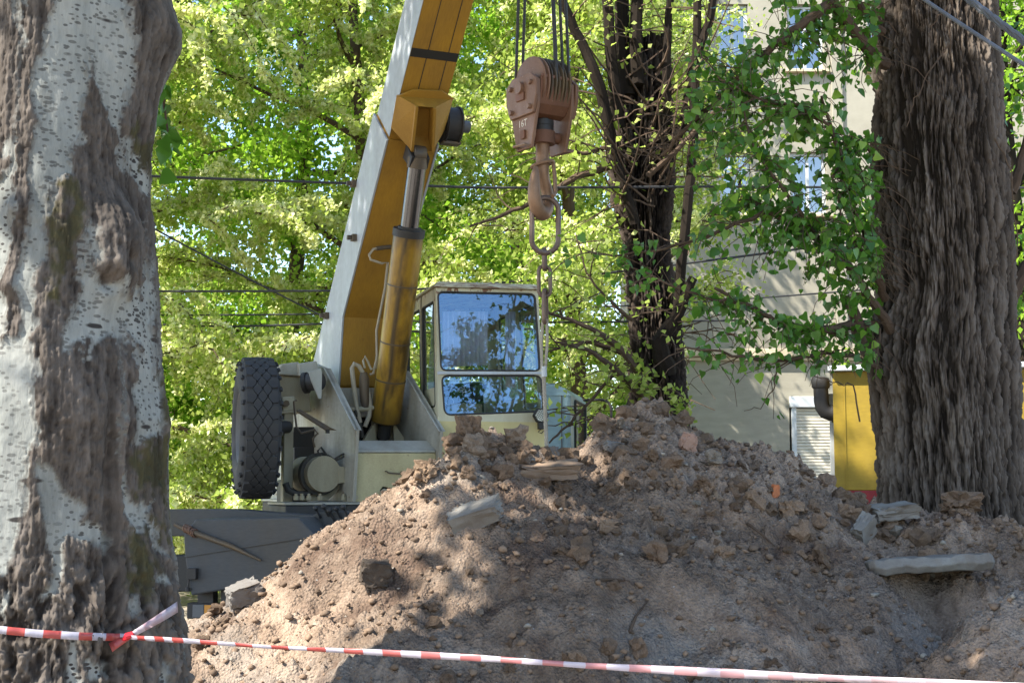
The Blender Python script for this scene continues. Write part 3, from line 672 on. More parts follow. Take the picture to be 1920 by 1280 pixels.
# stems, limbs and the crown above the picture (it shades the yard)
def crown(parent, starts, mat, n_limb, L, zmin_fn, lpt, lsize, lm, base_r=.12, flat=.35, ymax=99):
    limb = MB(); LP = []
    for k in range(n_limb):
        s = Vector(starts[k % len(starts)]); az = k*2.399+rng.random(); el = flat+.7*rng.random()
        pr_ = curve(s, (math.cos(az), math.sin(az), el), L*(.6+.6*rng.random()), 8, .3, .12)
        limb.tube(pr_, [max(.012, base_r*(1-j/8.3)) for j in range(9)], 7, False)
        for q in range(13):
            j = 1+q % 7; a2 = rng.random()*6.28
            tw_ = curve(pr_[j], (math.cos(a2), math.sin(a2), rng.random()*.8-.2), .7+1.1*rng.random(), 5, .4, .25)
            if min(p.z-zmin_fn(p.y) for p in tw_) < 0 or max(p.y for p in tw_) > ymax: continue
            limb.tube(tw_, [.016, .013, .01, .008, .006, .004], 3, False)
            n = int(lpt*(.5+rng.random())); p, _ = polyline_pts(tw_, n); LP.append(p + rng.normal(size=(n, 3))*.13)
    limb.build('limbs', mat, parent, True)
    P = np.concatenate(LP); P = P[P[:, 2] > np.array([zmin_fn(y) for y in P[:, 1]])]; n = len(P)
    V, Fc, ti = leaf_cloud(P, unit(n)+np.array([0, 0, -.5]), unit(n)+np.array([0, 0, .7]), lsize*(.6+.7*rng.random(n)), LEAF4, rng.random(n))
    o = finish('crown', np_mesh('crown', V, Fc, {'tint': ti}), lm, parent); o['kind'] = 'stuff'
    return n
zmin = lambda y: 2.35+.365*max(y, 2.0) if y > 0 else 3.2
MB().tube([(lcx, LY, 5.3), (lcx-.1, LY, 6.5), (lcx-.3, LY+.1, 8), (lcx-.3, LY, 10.5)], [.36, .31, .24, .1], 12).build('upper_stem', 'bark_brown', tl, True)
crown(tl, [(lcx-.05, LY, 5.3), (lcx-.1, LY, 6.3), (lcx-.3, LY, 7.6), (lcx-.3, LY, 9)], 'bark_brown', 34, 4.6, zmin, 74, .15, 'leaf_crown')
# a second poplar out of the picture to the left, whose shade falls across the yard
t2 = thing('shade_poplar_tree', 'tall poplar with a dense crown standing just beyond the white barked poplar', 'tree', (-6.4, 7.2, 0))
MB().tube([(-6.4, 7.2, h) for h in (0, .4, 2, 5, 8, 12)], [.55, .42, .36, .3, .2, .06], 14).build('trunk', 'bark_brown', t2, True)
crown(t2, [(-6.4, 7.2, h) for h in (5.2, 6.5, 8, 9.5)], 'bark_brown', 32, 4.4, lambda y: 2.6+.37*max(y, 2), 58, .15, 'leaf_crown')
t3 = thing('shade_poplar_tree', 'unseen poplar added to shade the crane, level with it on its spare wheel side', 'tree', (-7.4, 11.0, 0))  # unseen poplar put in to shade crane and kiosk, limbs lengthened for it
MB().tube([(-7.4, 11.0, h) for h in (0, .4, 2, 5, 8, 13)], [.5, .38, .33, .28, .2, .06], 14).build('trunk', 'bark_brown', t3, True)
crown(t3, [(-7.4, 11.0, h) for h in (7.0, 8.5, 10, 11.5)], 'bark_brown', 46, 6.6, lambda y: 2.6+.37*max(y, 2), 80, .15, 'leaf_crown', ymax=12.6)
# dark hanging leaves beside the white trunk
hl = []
for (px, py, n) in ((306, 160, 7), (308, 225, 9), (318, 262, 8)):
    c = at(px, py, 5.2); hl.append(np.array(c)+rng.normal(size=(n, 3))*np.array([.022, .05, .05]))
hl = np.concatenate(hl)
V, Fc, ti = leaf_cloud(hl, rng.normal(size=(len(hl), 3))*.4+np.array([0, 0, -1]), unit(len(hl))+np.array([0, -1.2, 0]), .055*(.8+.5*rng.random(len(hl))), HEART, rng.random(len(hl))*.4)
twg = MB().tube([at(270, 90, 4.95), at(302, 130, 5.1), at(308, 200, 5.2), at(318, 268, 5.2)], [.008, .006, .005, .003], 5).build('hanging_twig', 'bark_twig', tl)
finish('hanging_leaves', np_mesh('leaves', V, Fc, {'tint': ti}), 'leaf_poplar', tl)['kind'] = 'stuff'

# ---- big brown furrowed tree at the right
RY = 9.5
rcx0 = at(1772, 600, RY).x
tr_ = thing('furrowed_tree', 'massive brown trunk with deep furrowed bark beside the yellow kiosk', 'tree', (rcx0, RY, 0))
redge = [(-300, 1640, 1862), (0, 1642, 1868), (150, 1645, 1876), (250, 1642, 1882), (420, 1642, 1895), (560, 1650, 1899), (640, 1630, 1901), (690, 1626, 1903), (760, 1636, 1905), (850, 1643, 1908), (960, 1646, 1918), (1010, 1640, 1928), (1100, 1620, 1950), (1180, 1600, 1975)]
rz_ = np.array([at(1770, y, RY).z for y, _, _ in redge][::-1])
rl = np.array([at(a, y, RY).x for y, a, b in redge][::-1]); rr_ = np.array([at(b, y, RY).x for y, a, b in redge][::-1])
def R_cx(h): return np.interp(h, rz_, (rl+rr_)/2)
def R_R(TH, Hh): return np.interp(Hh, rz_, (rr_-rl)/2)*.965*(1+.03*np.cos(TH*5+Hh)+.02*np.cos(TH*9-Hh*2))
def furrows(TH, Hh, k=1.0, seed=0):
    ca, sa = np.cos(TH), np.sin(TH)
    wv = .5*fbm(ca*2+seed, sa*2, Hh*.9, 3)
    sw = np.exp(-(((TH+PI/2-.12)*.45)**2/.03+(Hh-4.05)**2/.25))                  # swirl round an old wound
    tw = TH + .05*fbm(ca*3, sa*3, Hh*1.3+seed, 3) + .10*sw*np.sin(Hh*7)
    cw, vw = worley(tw*8*k+.45*pn(ca*12, sa*12, Hh*5)+.2*pn(ca*40, sa*40, Hh*14), Hh*2.4+vw_shift(tw, k)+.4*pn(ca*9, sa*9, Hh*4), 11+seed)   # long plates
    c2, v2 = worley(tw*18*k+.4*pn(ca*30, sa*30, Hh*14), Hh*6.5+.4*pn(ca*20, sa*20, Hh*6), 12+seed)
    r2 = 1-np.abs(fbm(ca*16*k+wv*2, sa*16*k, Hh*3.4+7, 4, .6))*1.8
    r3 = 1-np.abs(fbm(ca*34*k+wv*3, sa*34*k, Hh*10+3, 3, .6))*1.8
    pl = smooth(.62, .30, cw)*(.6+.5*vw); p2 = smooth(.60, .30, c2)*(.6+.5*v2)
    big = fbm(ca*3.2+wv, sa*3.2, Hh*.35+seed, 2)
    return np.clip(.42+.50*(pl-.5)+.34*(p2-.5)+.20*(r2-.5)+.14*(r3-.5)+.28*big+.12*fbm(ca*50, sa*50, Hh*30, 3, .65), 0, 1.2)
def vw_shift(tw, k): return .5*np.sin(np.floor(tw*9*k)*2.7)
def R_extra(TH, Hh):
    zs = at(1620, 640, RY).z
    e = .10*np.exp(-(((TH+PI-.10)*.45)**2/.012+(Hh-zs)**2/.012))                 # stump of the low limb
    return e + .05*np.exp(-(((TH+PI/2-.05)*.45)**2/.02+(Hh-4.0)**2/.06))
V, Fc, rel, TH, Hh = bark_trunk('trunk', tr_, 'bark_brown', R_cx, lambda h: RY+0*h, 0, 6.2, R_R, furrows, 600, 560, amp=.06, extra=R_extra)
finish('trunk', np_mesh('trunk', V, Fc, {'relief': np.clip(rel, 0, 1)}), 'bark_brown', tr_, True)
def rtube(pts, r0, r1, mat='bark_twig', name='branch', n=8, par=None):
    q = []
    for i in range(len(pts)-1):
        a, b = pts[i], pts[i+1]
        for k in range(4): q.append(a.lerp(b, k/4) + Vector(rng.normal(size=3))*.006*(1 if (i+k) else 0))
    q.append(pts[-1]); N = len(q)
    rs = [r0+(r1-r0)*i/(N-1) for i in range(N)]
    return MB().tube(q, rs, n).build(name, mat, par or tr_, True), q
BR = [([(1660, 120, 9.3), (1640, 110, 9.1), (1560, 2, 8.9), (1500, 52, 8.8), (1440, 95, 8.8), (1370, 165, 8.9), (1300, 230, 9.0), (1240, 292, 9.1)], .045, .012),
      ([(1670, 620, 9.3), (1640, 570, 9.15), (1590, 500, 9.0), (1535, 450, 8.9), (1490, 425, 8.8), (1440, 395, 8.8), (1395, 362, 8.9)], .035, .01),
      ([(1640, 612, 9.3), (1600, 608, 9.15), (1550, 618, 9.0), (1500, 615, 8.95), (1455, 602, 8.9), (1430, 585, 8.9), (1340, 540, 9.0)], .038, .010),
      ([(1660, 560, 9.3), (1640, 510, 9.1), (1620, 430, 9.0), (1605, 410, 8.9), (1590, 330, 8.8), (1560, 240, 8.8), (1540, 180, 8.7)], .03, .008),
      ([(1650, 690, 9.3), (1600, 668, 9.15), (1540, 660, 9.05), (1500, 672, 9.0), (1420, 676, 9.0), (1330, 655, 9.0), (1270, 655, 9.1)], .018, .006),
      ([(1540, 450, 8.9), (1500, 400, 8.7), (1450, 330, 8.6), (1410, 270, 8.6), (1390, 190, 8.7)], .016, .005),
      ([(1440, 395, 8.8), (1380, 420, 8.7), (1310, 450, 8.7), (1230, 470, 8.8), (1150, 480, 8.9), (1100, 470, 9.0)], .014, .004),
      ([(1455, 602, 8.9), (1400, 570, 8.8), (1330, 560, 8.8), (1250, 530, 8.8), (1180, 500, 8.9)], .014, .004),
      ([(1560, 240, 8.8), (1500, 200, 8.7), (1430, 190, 8.7), (1350, 150, 8.8), (1310, 90, 8.9)], .012, .004),
      ([(1655, 60, 9.3), (1620, 20, 9.1), (1570, -60, 9.0), (1480, -90, 9.0), (1380, -60, 9.0)], .03, .008),
      ([(1480, 670, 9.0), (1455, 700, 9.0), (1448, 730, 9.0), (1425, 765, 9.0), (1395, 770, 9.0)], .006, .002),
      ([(1650, 300, 9.2), (1600, 260, 9.0), (1560, 330, 8.8), (1580, 420, 8.7), (1610, 470, 8.8)], .012, .004),
      ([(1895, 360, 9.5), (1915, 300, 9.5), (1945, 200, 9.4), (1960, 60, 9.4)], .04, .015),
      ([(1890, 560, 9.6), (1925, 500, 9.6), (1990, 430, 9.6), (2080, 380, 9.6)], .06, .03)]
polys = []
for i, (pts, r0, r1) in enumerate(BR):
    o, q = rtube([at(*p) for p in pts], r0, r1); polys.append((o, q))
MB().tube([at(1612, 640, 9.2), at(1606, 600, 9.15), at(1594, 568, 9.1)], [.05, .042, .036], 10).build('sawn_stub', 'bark_twig', tr_, True)
# bare twigs hanging in front of the trunk
tb = tr_
for pts in ([(1783, -20, 8.7), (1782, 40, 8.7), (1779, 122, 8.7)], [(1778, 85, 8.7), (1740, 140, 8.65), (1715, 185, 8.65), (1700, 238, 8.65)], [(1782, 5, 8.7), (1760, 30, 8.7), (1742, 64, 8.7)], [(1806, -10, 8.75), (1790, 48, 8.75)], [(1865, 260, 8.95), (1895, 320, 8.95), (1908, 480, 9.0), (1895, 500, 9.0)], [(1650, 615, 8.95), (1640, 700, 8.9), (1660, 760, 8.9), (1672, 800, 8.9)], [(1612, 790, 9.1), (1600, 720, 9.0), (1560, 715, 9.0), (1520, 700, 9.0)]):
    rtube([at(*p) for p in pts], .009 if pts[0][0] == 1783 else .006, .003, 'bark_twig', 'bare_twig', 5)
# leaves on drooping twigs
LPs, LDs = [], []
twm = MB()
for bi, (o, q) in enumerate(polys[:12]):
    L = sum((q[i+1]-q[i]).length for i in range(len(q)-1))
    if bi == 10: continue
    for k in range(int(L*(42 if bi in (0, 3, 5, 8, 11) else 32 if bi not in (4, 6, 7) else 11))):
        t = .12+.88*rng.random(); i = min(len(q)-2, int(t*(len(q)-1))); s = q[i].lerp(q[i+1], rng.random())
        a = rng.random()*6.28
        tw_ = curve(s, (math.cos(a), math.sin(a)*.7, -.05+.5*rng.random()-.25), .18+.42*rng.random(), 4, .5, .5)
        twm.tube(tw_, [.004, .0035, .003, .0025, .002], 3, False)
        n = int(5+10*rng.random()); p, _ = polyline_pts(tw_, n); p = p + rng.normal(size=(n, 3))*.035
        LPs.append(p)
for k in range(34):                     # leafy shoots right of the trunk
    s = at(1900+90*rng.random(), -20+640*rng.random(), 9.9+.6*rng.random()); tw_ = curve(s, unit(1)[0], .5, 4, .5, .5); twm.tube(tw_, [.004, .0035, .003, .0025, .002], 3, False)
    n = 14; p, _ = polyline_pts(tw_, n); LPs.append(p+rng.normal(size=(n, 3))*.05)
twm.build('twigs', 'bark_twig', tr_, True)['kind'] = 'stuff'
P = np.concatenate(LPs); n = len(P)
px, py = project(P); okk = ~((px > 1650) & (px < 1890) & (P[:, 1] < 9.6)) & ~((px < 1290) & ((py < 430) | (py > 640))) & ~((px < 1300) & (rng.random(n) < .35)) & ~((px < 1640) & (py > 690) & (rng.random(n) < .8)); P = P[okk]; n = len(P)
Sz = .053*(.40+.95*rng.random(n)); Dd = rng.normal(size=(n, 3))*.55+np.array([0, 0, -.9]); Nn = unit(n)+np.array([-.35, -.6, .35]); ti_ = np.clip(rng.normal(.45, .28, n), 0, 1)
px, py = project(P); vis = (px > 0) & (px < 1920) & (py > 0) & (py < 1280)
order = np.argsort(-(Sz/P[:, 1])*vis)
big, rest = order[:290], order[290:]
V, Fc, tt = leaf_cloud(P[rest], Dd[rest], Nn[rest], Sz[rest], HEART, ti_[rest])
finish('small_leaves', np_mesh('small_leaves', V, Fc, {'tint': tt}), 'leaf_poplar', tr_)['kind'] = 'stuff'
leaf_me = []
for v in np.linspace(.05, .95, 6):
    V, Fc, tt = leaf_cloud(np.zeros((1, 3)), np.array([[0, 0, -1.]]), np.array([[0, -1., 0]]), np.array([1.]), HEART, np.array([v]), .2+.2*v)
    m_e = np_mesh('leaf', V, Fc, {'tint': tt}); m_e.materials.append(M['leaf_poplar']); leaf_me.append(m_e)
inv = tr_.matrix_basis.inverted()
for i in big:
    o = bpy.data.objects.new('leaf', leaf_me[int(ti_[i]*5.99)]); C.objects.link(o); o.parent = tr_
    zx = -Vector(Dd[i]).normalized(); xx = zx.cross(Vector(Nn[i])).normalized(); yy = zx.cross(xx)
    m4 = Matrix((xx, yy, zx)).transposed().to_4x4(); o.matrix_basis = inv @ Matrix.Translation(P[i]) @ m4 @ Matrix.Scale(Sz[i], 4)
MB().tube([(float(R_cx(6.1)), RY, 6.1), (rcx0-.1, RY, 8), (rcx0, RY+.1, 11)], [.37, .27, .08], 12).build('upper_stem', 'bark_brown', tr_, True)
crown(tr_, [(rcx0, RY, 6.1), (rcx0, RY, 7), (rcx0, RY, 8.2)], 'bark_brown', 10, 3.2, lambda y: 3.4+.37*max(y, 2), 36, .10, 'leaf_crown')

# ---- dark pollarded tree behind the cab
MY = 16.0
mt_ = thing('pollarded_tree', 'dark trunk cut off at the top with many thin stems sprouting from it', 'tree', (at(1218, 800, MY).x, MY, 0))
medge = [(80, 1150, 1248), (200, 1146, 1256), (300, 1146, 1262), (380, 1150, 1262), (430, 1166, 1254), (500, 1172, 1258), (560, 1177, 1270), (680, 1181, 1282), (770, 1181, 1287), (900, 1176, 1292), (1160, 1160, 1310)]
mz = np.array([at(1210, y, MY).z for y, _, _ in medge][::-1]); ml = np.array([at(a, y, MY).x for y, a, b in medge][::-1]); mr = np.array([at(b, y, MY).x for y, a, b in medge][::-1])
V, Fc, rel, TH, Hh = bark_trunk('trunk', mt_, 'bark_dark', lambda h: np.interp(h, mz, (ml+mr)/2), lambda h: MY+0*h, 0, float(mz[-1]), lambda TH, Hh: np.interp(Hh, mz, (mr-ml)/2)*(1+.05*np.cos(TH*4+Hh)), lambda a, b: furrows(a, b, .8, 5), 240, 260, amp=.11)
V[-240:, 2] += .25*pn(TH[-240:]*3, 0)                                            # ragged saw-off top
tk = finish('trunk', np_mesh('trunk', V, Fc, {'relief': np.clip(rel, 0, 1)}), 'bark_dark', mt_, True)
top = V[-240:].mean(0); rim = V[-240:]
MB().add([tuple(p) for p in rim[::6]]+[tuple(top-np.array([0, 0, .1]))], [(i, (i+1) % 40, 40) for i in range(40)]).build('cut_top', 'bark_twig', mt_)
ST = [([(1165, 330, 15.6), (1140, 230, 15.4), (1118, 140, 15.3), (1085, 70, 15.3), (1055, 0, 15.2), (1030, -80, 15.2)], .075, .04), ([(1160, 240, 15.6), (1148, 120, 15.5), (1138, 0, 15.5), (1130, -120, 15.5)], .075, .05), ([(1175, 180, 15.7), (1168, 60, 15.7), (1164, -120, 15.7)], .10, .07),
      ([(1195, 160, 15.6), (1192, 60, 15.6), (1198, -120, 15.6)], .085, .06), ([(1250, 250, 15.6), (1250, 120, 15.5), (1256, 0, 15.5), (1262, -120, 15.5)], .055, .035), ([(1252, 300, 15.6), (1290, 200, 15.5), (1300, 120, 15.4), (1330, 40, 15.4), (1352, -80, 15.3)], .07, .04),
      ([(1268, 620, 15.6), (1282, 460, 15.4), (1296, 330, 15.4), (1302, 200, 15.4), (1306, 60, 15.4), (1308, -120, 15.4)], .06, .045), ([(1190, 420, 15.5), (1170, 350, 15.4), (1150, 290, 15.4), (1130, 190, 15.3)], .06, .03), ([(1215, 330, 15.5), (1265, 285, 15.3), (1330, 215, 15.2), (1400, 170, 15.2), (1440, 130, 15.2)], .035, .01),
      ([(1250, 700, 15.4), (1235, 640, 15.3), (1270, 590, 15.3), (1300, 520, 15.2)], .11, .05), ([(1215, 730, 15.5), (1170, 660, 15.3), (1120, 620, 15.2), (1070, 600, 15.2), (1020, 585, 15.1)], .045, .012), ([(1205, 745, 15.5), (1150, 690, 15.2), (1100, 655, 15.1), (1040, 640, 15.1)], .045, .012),
      ([(1180, 668, 15.6), (1110, 640, 15.3), (1060, 650, 15.2), (1020, 660, 15.2)], .03, .008), ([(1185, 600, 15.5), (1150, 570, 15.4), (1120, 540, 15.3), (1100, 510, 15.3), (1080, 440, 15.3)], .02, .008), ([(1150, 310, 15.6), (1080, 330, 15.4), (1020, 370, 15.3), (940, 405, 15.3), (880, 425, 15.3)], .045, .012),
      ([(1150, 270, 15.6), (1100, 290, 15.4), (1060, 280, 15.3), (1000, 300, 15.3)], .03, .01), ([(1160, 690, 15.5), (1100, 760, 15.4), (1060, 800, 15.3), (1030, 830, 15.2)], .02, .01)]
stems = []
for pts, r0, r1 in ST:
    o, q = rtube([at(*p) for p in pts], r0, r1, 'bark_brown' if r0 > .05 else 'bark_twig', 'stem', 8, mt_); stems.append(q)
sprout = MB(); LPs = []
for k in range(38):                                                              # thin shoots round the head
    s = at(1150+110*rng.random(), 130+260*rng.random(), 15.55); az = -PI/2+(rng.random()-.5)*3.2
    c = curve(s, (math.cos(az)*1.0, math.sin(az)*.5, .9*rng.random()), .5+1.3*rng.random(), 6, .45, 0, .25)
    sprout.tube(c, [.016, .014, .012, .010, .008, .006, .004], 4, False)
    if k % 6 == 0: p, _ = polyline_pts(c, 12); LPs.append(p+rng.normal(size=(12, 3))*.06)
for q in stems:
    for k in range(9):
        i = rng.integers(1, len(q)-1); a = rng.random()*6.28
        c = curve(q[i], (math.cos(a), math.sin(a)*.6, .5*rng.random()-.1), .4+.7*rng.random(), 5, .4, .1)
        sprout.tube(c, [.010, .009, .008, .006, .005, .003], 4, False)
        n = 7; p, _ = polyline_pts(c, n); LPs.append(p+rng.normal(size=(n, 3))*.07)
for (px, py) in ((1270, 745), (1285, 765), (1275, 780), (1215, 730), (1190, 720), (1205, 690)):
    LPs.append(np.array(at(px, py, 15.3))+rng.normal(size=(22, 3))*.07)
sprout.build('shoots', 'bark_twig', mt_, True)
P = np.concatenate(LPs); n = len(P)
V, Fc, ti = leaf_cloud(P, unit(n)+np.array([0, 0, -.3]), unit(n)+np.array([-.3, -.4, .5]), .08*(.6+.7*rng.random(n)), LEAF4, rng.random(n))
finish('crown', np_mesh('crown', V, Fc, {'tint': ti}), 'leaf_fresh', mt_)['kind'] = 'stuff'

# ================================================================== TRUCK CRANE
b_ = R(24); OC = Vector((-1.0, 12.6, 0)); Uv = Vector((math.cos(b_), math.sin(b_), 0)); Wv = Vector((-math.sin(b_), math.cos(b_), 0)); Zv = Vector((0, 0, 1))
def LC(u, w_, z): return OC + Uv*u + Wv*w_ + Zv*z
def onw(x, y, w_): return hit(x, y, OC+Wv*w_, Wv)
def onu(x, y, u): return hit(x, y, OC+Uv*u, Uv)
def uwz(P): q = P-OC; return q.dot(Uv), q.dot(Wv), q.z
crane = thing('truck_crane', 'old cream and yellow truck crane with raised boom behind the dirt pile', 'crane', (OC.x, OC.y, 0), b_)
def cbox(u0, u1, w0, w1, z0, z1, mb=None): return (mb or MB()).box(u0, u1, w0, w1, z0, z1, lambda p: LC(*p))
FW = -1.0                                             # front plane of the turret
zb = uwz(onw(660, 941, FW))[2]                        # top of the slewing deck
uL = uwz(onw(664, 850, FW))[0]; uR = uwz(onw(817, 850, FW))[0]
# slewing ring and base plate
MB().cyl(LC(-.1, .3, 1.15), LC(-.1, .3, zb-.13), .78, 48).build('slewing_ring', 'black_iron', crane, True)
uE = uwz(onw(532, 938, FW))[0]
tt = cbox(uL-.06, uR+1.05, FW-.02, 1.7, zb-.128, zb-.022); cbox(uE+.01, uL-.0605, FW-.02, FW+.5, zb-.128, zb-.022, tt).build('turntable', 'black_iron', crane, bevel=.01)
bpl = cbox(uL-.07, uR+1.03, FW-.03, 1.7, zb-.02, zb); cbox(uE, uL-.0705, FW-.03, FW+.5, zb-.02, zb, bpl).build('base_plate', 'white_paint', crane, bevel=.004)
# front housing with sloping top and a notch for the pipe
pt = lambda x, y, w_=FW: onw(x, y, w_)
front = [pt(661, 940), pt(666, 849), pt(817, 849), pt(821, 941), pt(732, 941), pt(732, 921), pt(727, 913), pt(718, 912), pt(713, 918), pt(713, 941)]
fh = plate('front_housing', front, [], Wv*.03, 'cream_paint', crane, .004)
def pw(x, y, w_): return onw(x, y, w_)
a, b, c, d = pt(666, 848), pt(817, 848), pw(806, 828, FW+.22), pw(673, 828, FW+.22)
MB().hexa([a, b, c, d, a+Zv*.012, b+Zv*.012, c+Zv*.012, d+Zv*.012]).build('sloping_cover', 'white_paint', crane, bevel=.004)
cbox(uL+.03, uR-.02, FW+.032, .3, zb+.002, uwz(a)[2]-.02).build('housing_shade', 'cavity_shade', crane)  # near-black box painting the shade seen through the notch
MB().loop([pt(721, 925, FW-.01)+(Uv*math.cos(t)+Zv*math.sin(t))*.032 for t in np.linspace(0, 2*PI, 17)[:-1]], .008).cyl(pt(721, 925, FW-.005), pt(721, 925, FW+.12), .03, 16).build('drain_pipe', 'beige_paint', crane, True)
h0, h1 = pt(725, 883, FW-.03), pt(754, 887, FW-.03)
MB().tube([h0+Wv*.03, h0, h0-Zv*.012+Uv*.01, h1-Zv*.004-Uv*.01, h1+Zv*.012, h1+Wv*.03+Zv*.012], .006, 6).build('handle', 'greasy_steel', crane, True)
for px, py in ((667, 933), (670, 935)):
    pass
MB().cyl(pt(667, 932, FW-.012), pt(667, 932, FW+.01), .02, 14).build('bolt', 'beige_paint', crane, True)
# two side plates that carry the boom
for us, nm in ((uL-.012, 'l'), (uR+.005, 'r')):
    pr_ = [onu(661, 941, uL-.012), onu(668, 806, uL-.012), onu(610, 690, uL-.012), onu(588, 680, uL-.012)]
    q = [uwz(p)[1:] for p in pr_]
    q = q + [(q[-1][0]+.55, q[-1][1]+.02), (1.5, 2.2), (1.6, zb+.002)]; q[0] = (q[0][0], zb+.002)
    o = MB().prism([LC(us, *k) for k in q], Uv*.028).build('side_plate', 'white_paint', crane, bevel=.004)
    for i in (1,):
        a, b = LC(us-.012, *q[i]), LC(us-.012, *q[i+1])
        MB().hexa([a, a+Uv*.06, a+Uv*.06+Wv*.03, a+Wv*.03, b, b+Uv*.06, b+Uv*.06+Wv*.03, b+Wv*.03]).build('edge_flange', 'white_paint', o, bevel=.003)
# crossbar, opening and struts behind the cylinder foot
ucf = -.45+.235; wB = uwz(onu(723, 788, ucf))[1]+.15
MB().prism([pw(612, 727, wB), pw(752, 727, wB), pw(771, 781, wB), pw(640, 782, wB)], Wv*.04).build('cross_plate', 'white_paint', crane, bevel=.005)
MB().prism([pw(640, 783, wB+.12), pw(790, 783, wB+.12), pw(800, 840, wB+.12), pw(650, 840, wB+.12)], Wv*.02).build('opening_shade', 'cavity_shade', crane)  # near-black sheet painting the shade within the opening
for P4 in ([(642, 783), (650, 783), (676, 829), (666, 829)], [(760, 783), (774, 783), (797, 820), (781, 827)]):
    MB().prism([pw(x, y, wB-.06) for x, y in P4], Wv*.06).build('strut', 'cream_paint', crane, bevel=.004)
for x, y in ((647, 783), (779, 780)):
    MB().prism([pw(x-5, y-6, wB-.09), pw(x+5, y-6, wB-.09), pw(x+6, y+5, wB-.09), pw(x-5, y+6, wB-.09)], Wv*.03).build('hinge', 'beige_paint', crane, bevel=.004)
for P3 in ([(681, 827), (703, 790), (706, 827)], [(737, 790), (762, 826), (739, 827)]):
    MB().prism([pw(x, y, wB-.10) for x, y in P3], Wv*.05).build('gusset', 'beige_paint', crane, bevel=.003)
MB().prism([pw(704, 775, wB-.02), pw(709, 775, wB-.02), pw(709, 829, wB-.02), pw(704, 829, wB-.02)], Wv*.12).prism([pw(733, 775, wB-.02), pw(739, 775, wB-.02), pw(739, 829, wB-.02), pw(733, 829, wB-.02)], Wv*.12).build('clevis', 'beige_paint', crane, bevel=.003)
# rear deck machinery
cbox(uL+.03, uR-.03, .32, 1.5, zb+.002, 2.05).build('winch_housing', 'beige_paint', crane, bevel=.02)
MB().cyl(LC(uL+.05, .25, 2.28), LC(uR-.05, .25, 2.28), .16, 28).build('winch_drum', 'beige_paint', crane, True)
# ---- boom
ub = uwz(onw(637, 719, -.2))[0]
UB = -.45; BWID = .47
e0, e1 = uwz(onu(665, 500, UB)), uwz(onu(722, 272, UB))
bd = (Wv*(e1[1]-e0[1]) + Zv*(e1[2]-e0[2])).normalized(); bn = Uv.cross(bd).normalized()
if bn.z > 0: bn = -bn                                  # normal of the boom underside, pointing down to the viewer
B0 = LC(UB, e0[1], e0[2])
def BP(s, u, n): return B0 + bd*s + Uv*u + bn*n
def onboom(x, y, n=0.0):
    p = hit(x, y, B0+bn*n, bn); q = p-B0; return q.dot(bd), q.dot(Uv)
BH = .46
s_end = onboom(726, 262)[0]; s_kink = onboom(642, 594)[0]
hq = uwz(onu(634, 722, UB)); heel = (LC(UB, hq[1], hq[2])-B0); sh_, nh_ = heel.dot(bd), heel.dot(bn)
uc = UB + BWID/2
HP = onu(1017, 190, uc)                                # where the hook block hangs
S_TIP = (HP-B0).dot(Wv)/bd.dot(Wv) - .38
prof = [(s_kink, 0), (s_end, 0), (s_end, -BH), (sh_-.55, -BH), (sh_-.62, -BH+.15), (sh_-.25, nh_-.05), (sh_, nh_)]
side_t = .012
bo = MB().prism([BP(s, .02, n) for s, n in prof], Uv*(BWID-.04)).build('boom', 'boom_yellow', crane, bevel=.006)
for uu in (0, BWID-.018):
    pp = [(s_kink, 0.004), (s_end, .004), (s_end, -BH-.01), (sh_-.55, -BH-.01), (sh_-.62, -BH+.15), (sh_-.25, nh_-.05), (sh_, nh_+.004)]
    MB().prism([BP(s, uu, n) for s, n in pp], Uv*.018).build('side_panel', 'boom_side', bo, bevel=.003)
IN = .028
MB().prism([BP(s, IN, n) for s, n in ((s_end-.5, -IN), (S_TIP, -IN), (S_TIP, -BH+IN), (s_end-.5, -BH+IN))], Uv*(BWID-2*IN)).build('inner_section', 'boom_yellow', bo, bevel=.006)
MB().prism([BP(s, IN-.004, n) for s, n in ((s_end+.02, -IN+.004), (S_TIP-.1, -IN+.004), (S_TIP-.1, -BH+IN), (s_end+.02, -BH+IN))], Uv*.004).build('inner_side_panel', 'boom_side', bo)
for uu in (.17, .345):
    MB().box(0, 1, 0, 1, 0, 1, lambda p: BP(s_end+.03+p.x*(S_TIP-s_end-.1), uu+p.y*.006, -IN+.003*p.z-.0005)).build('weld_seam', 'black_iron', bo)
sb = onboom(815, 105, -IN)[0]
MB().box(0, 1, 0, 1, 0, 1, lambda p: BP(sb-.03+p.x*.075, IN+.004+p.y*(BWID-2*IN-.008), -IN+.0005+.003*p.z)).build('black_band', 'black_band', bo)
s1, u1 = onboom(680, 615); c_ = BP(s1, u1, .0)
MB().cyl(c_-bn*.01, c_+bn*.003, .038, 20).build('hole_shade', 'cavity_shade', bo)  # solid dark disc painting the shade of a hole
MB().loop([c_+bn*.003+(bd*math.cos(t)+Uv*math.sin(t))*.042 for t in np.linspace(0, 2*PI, 21)[:-1]], .004).build('hole_rim', 'boom_yellow', bo, True)
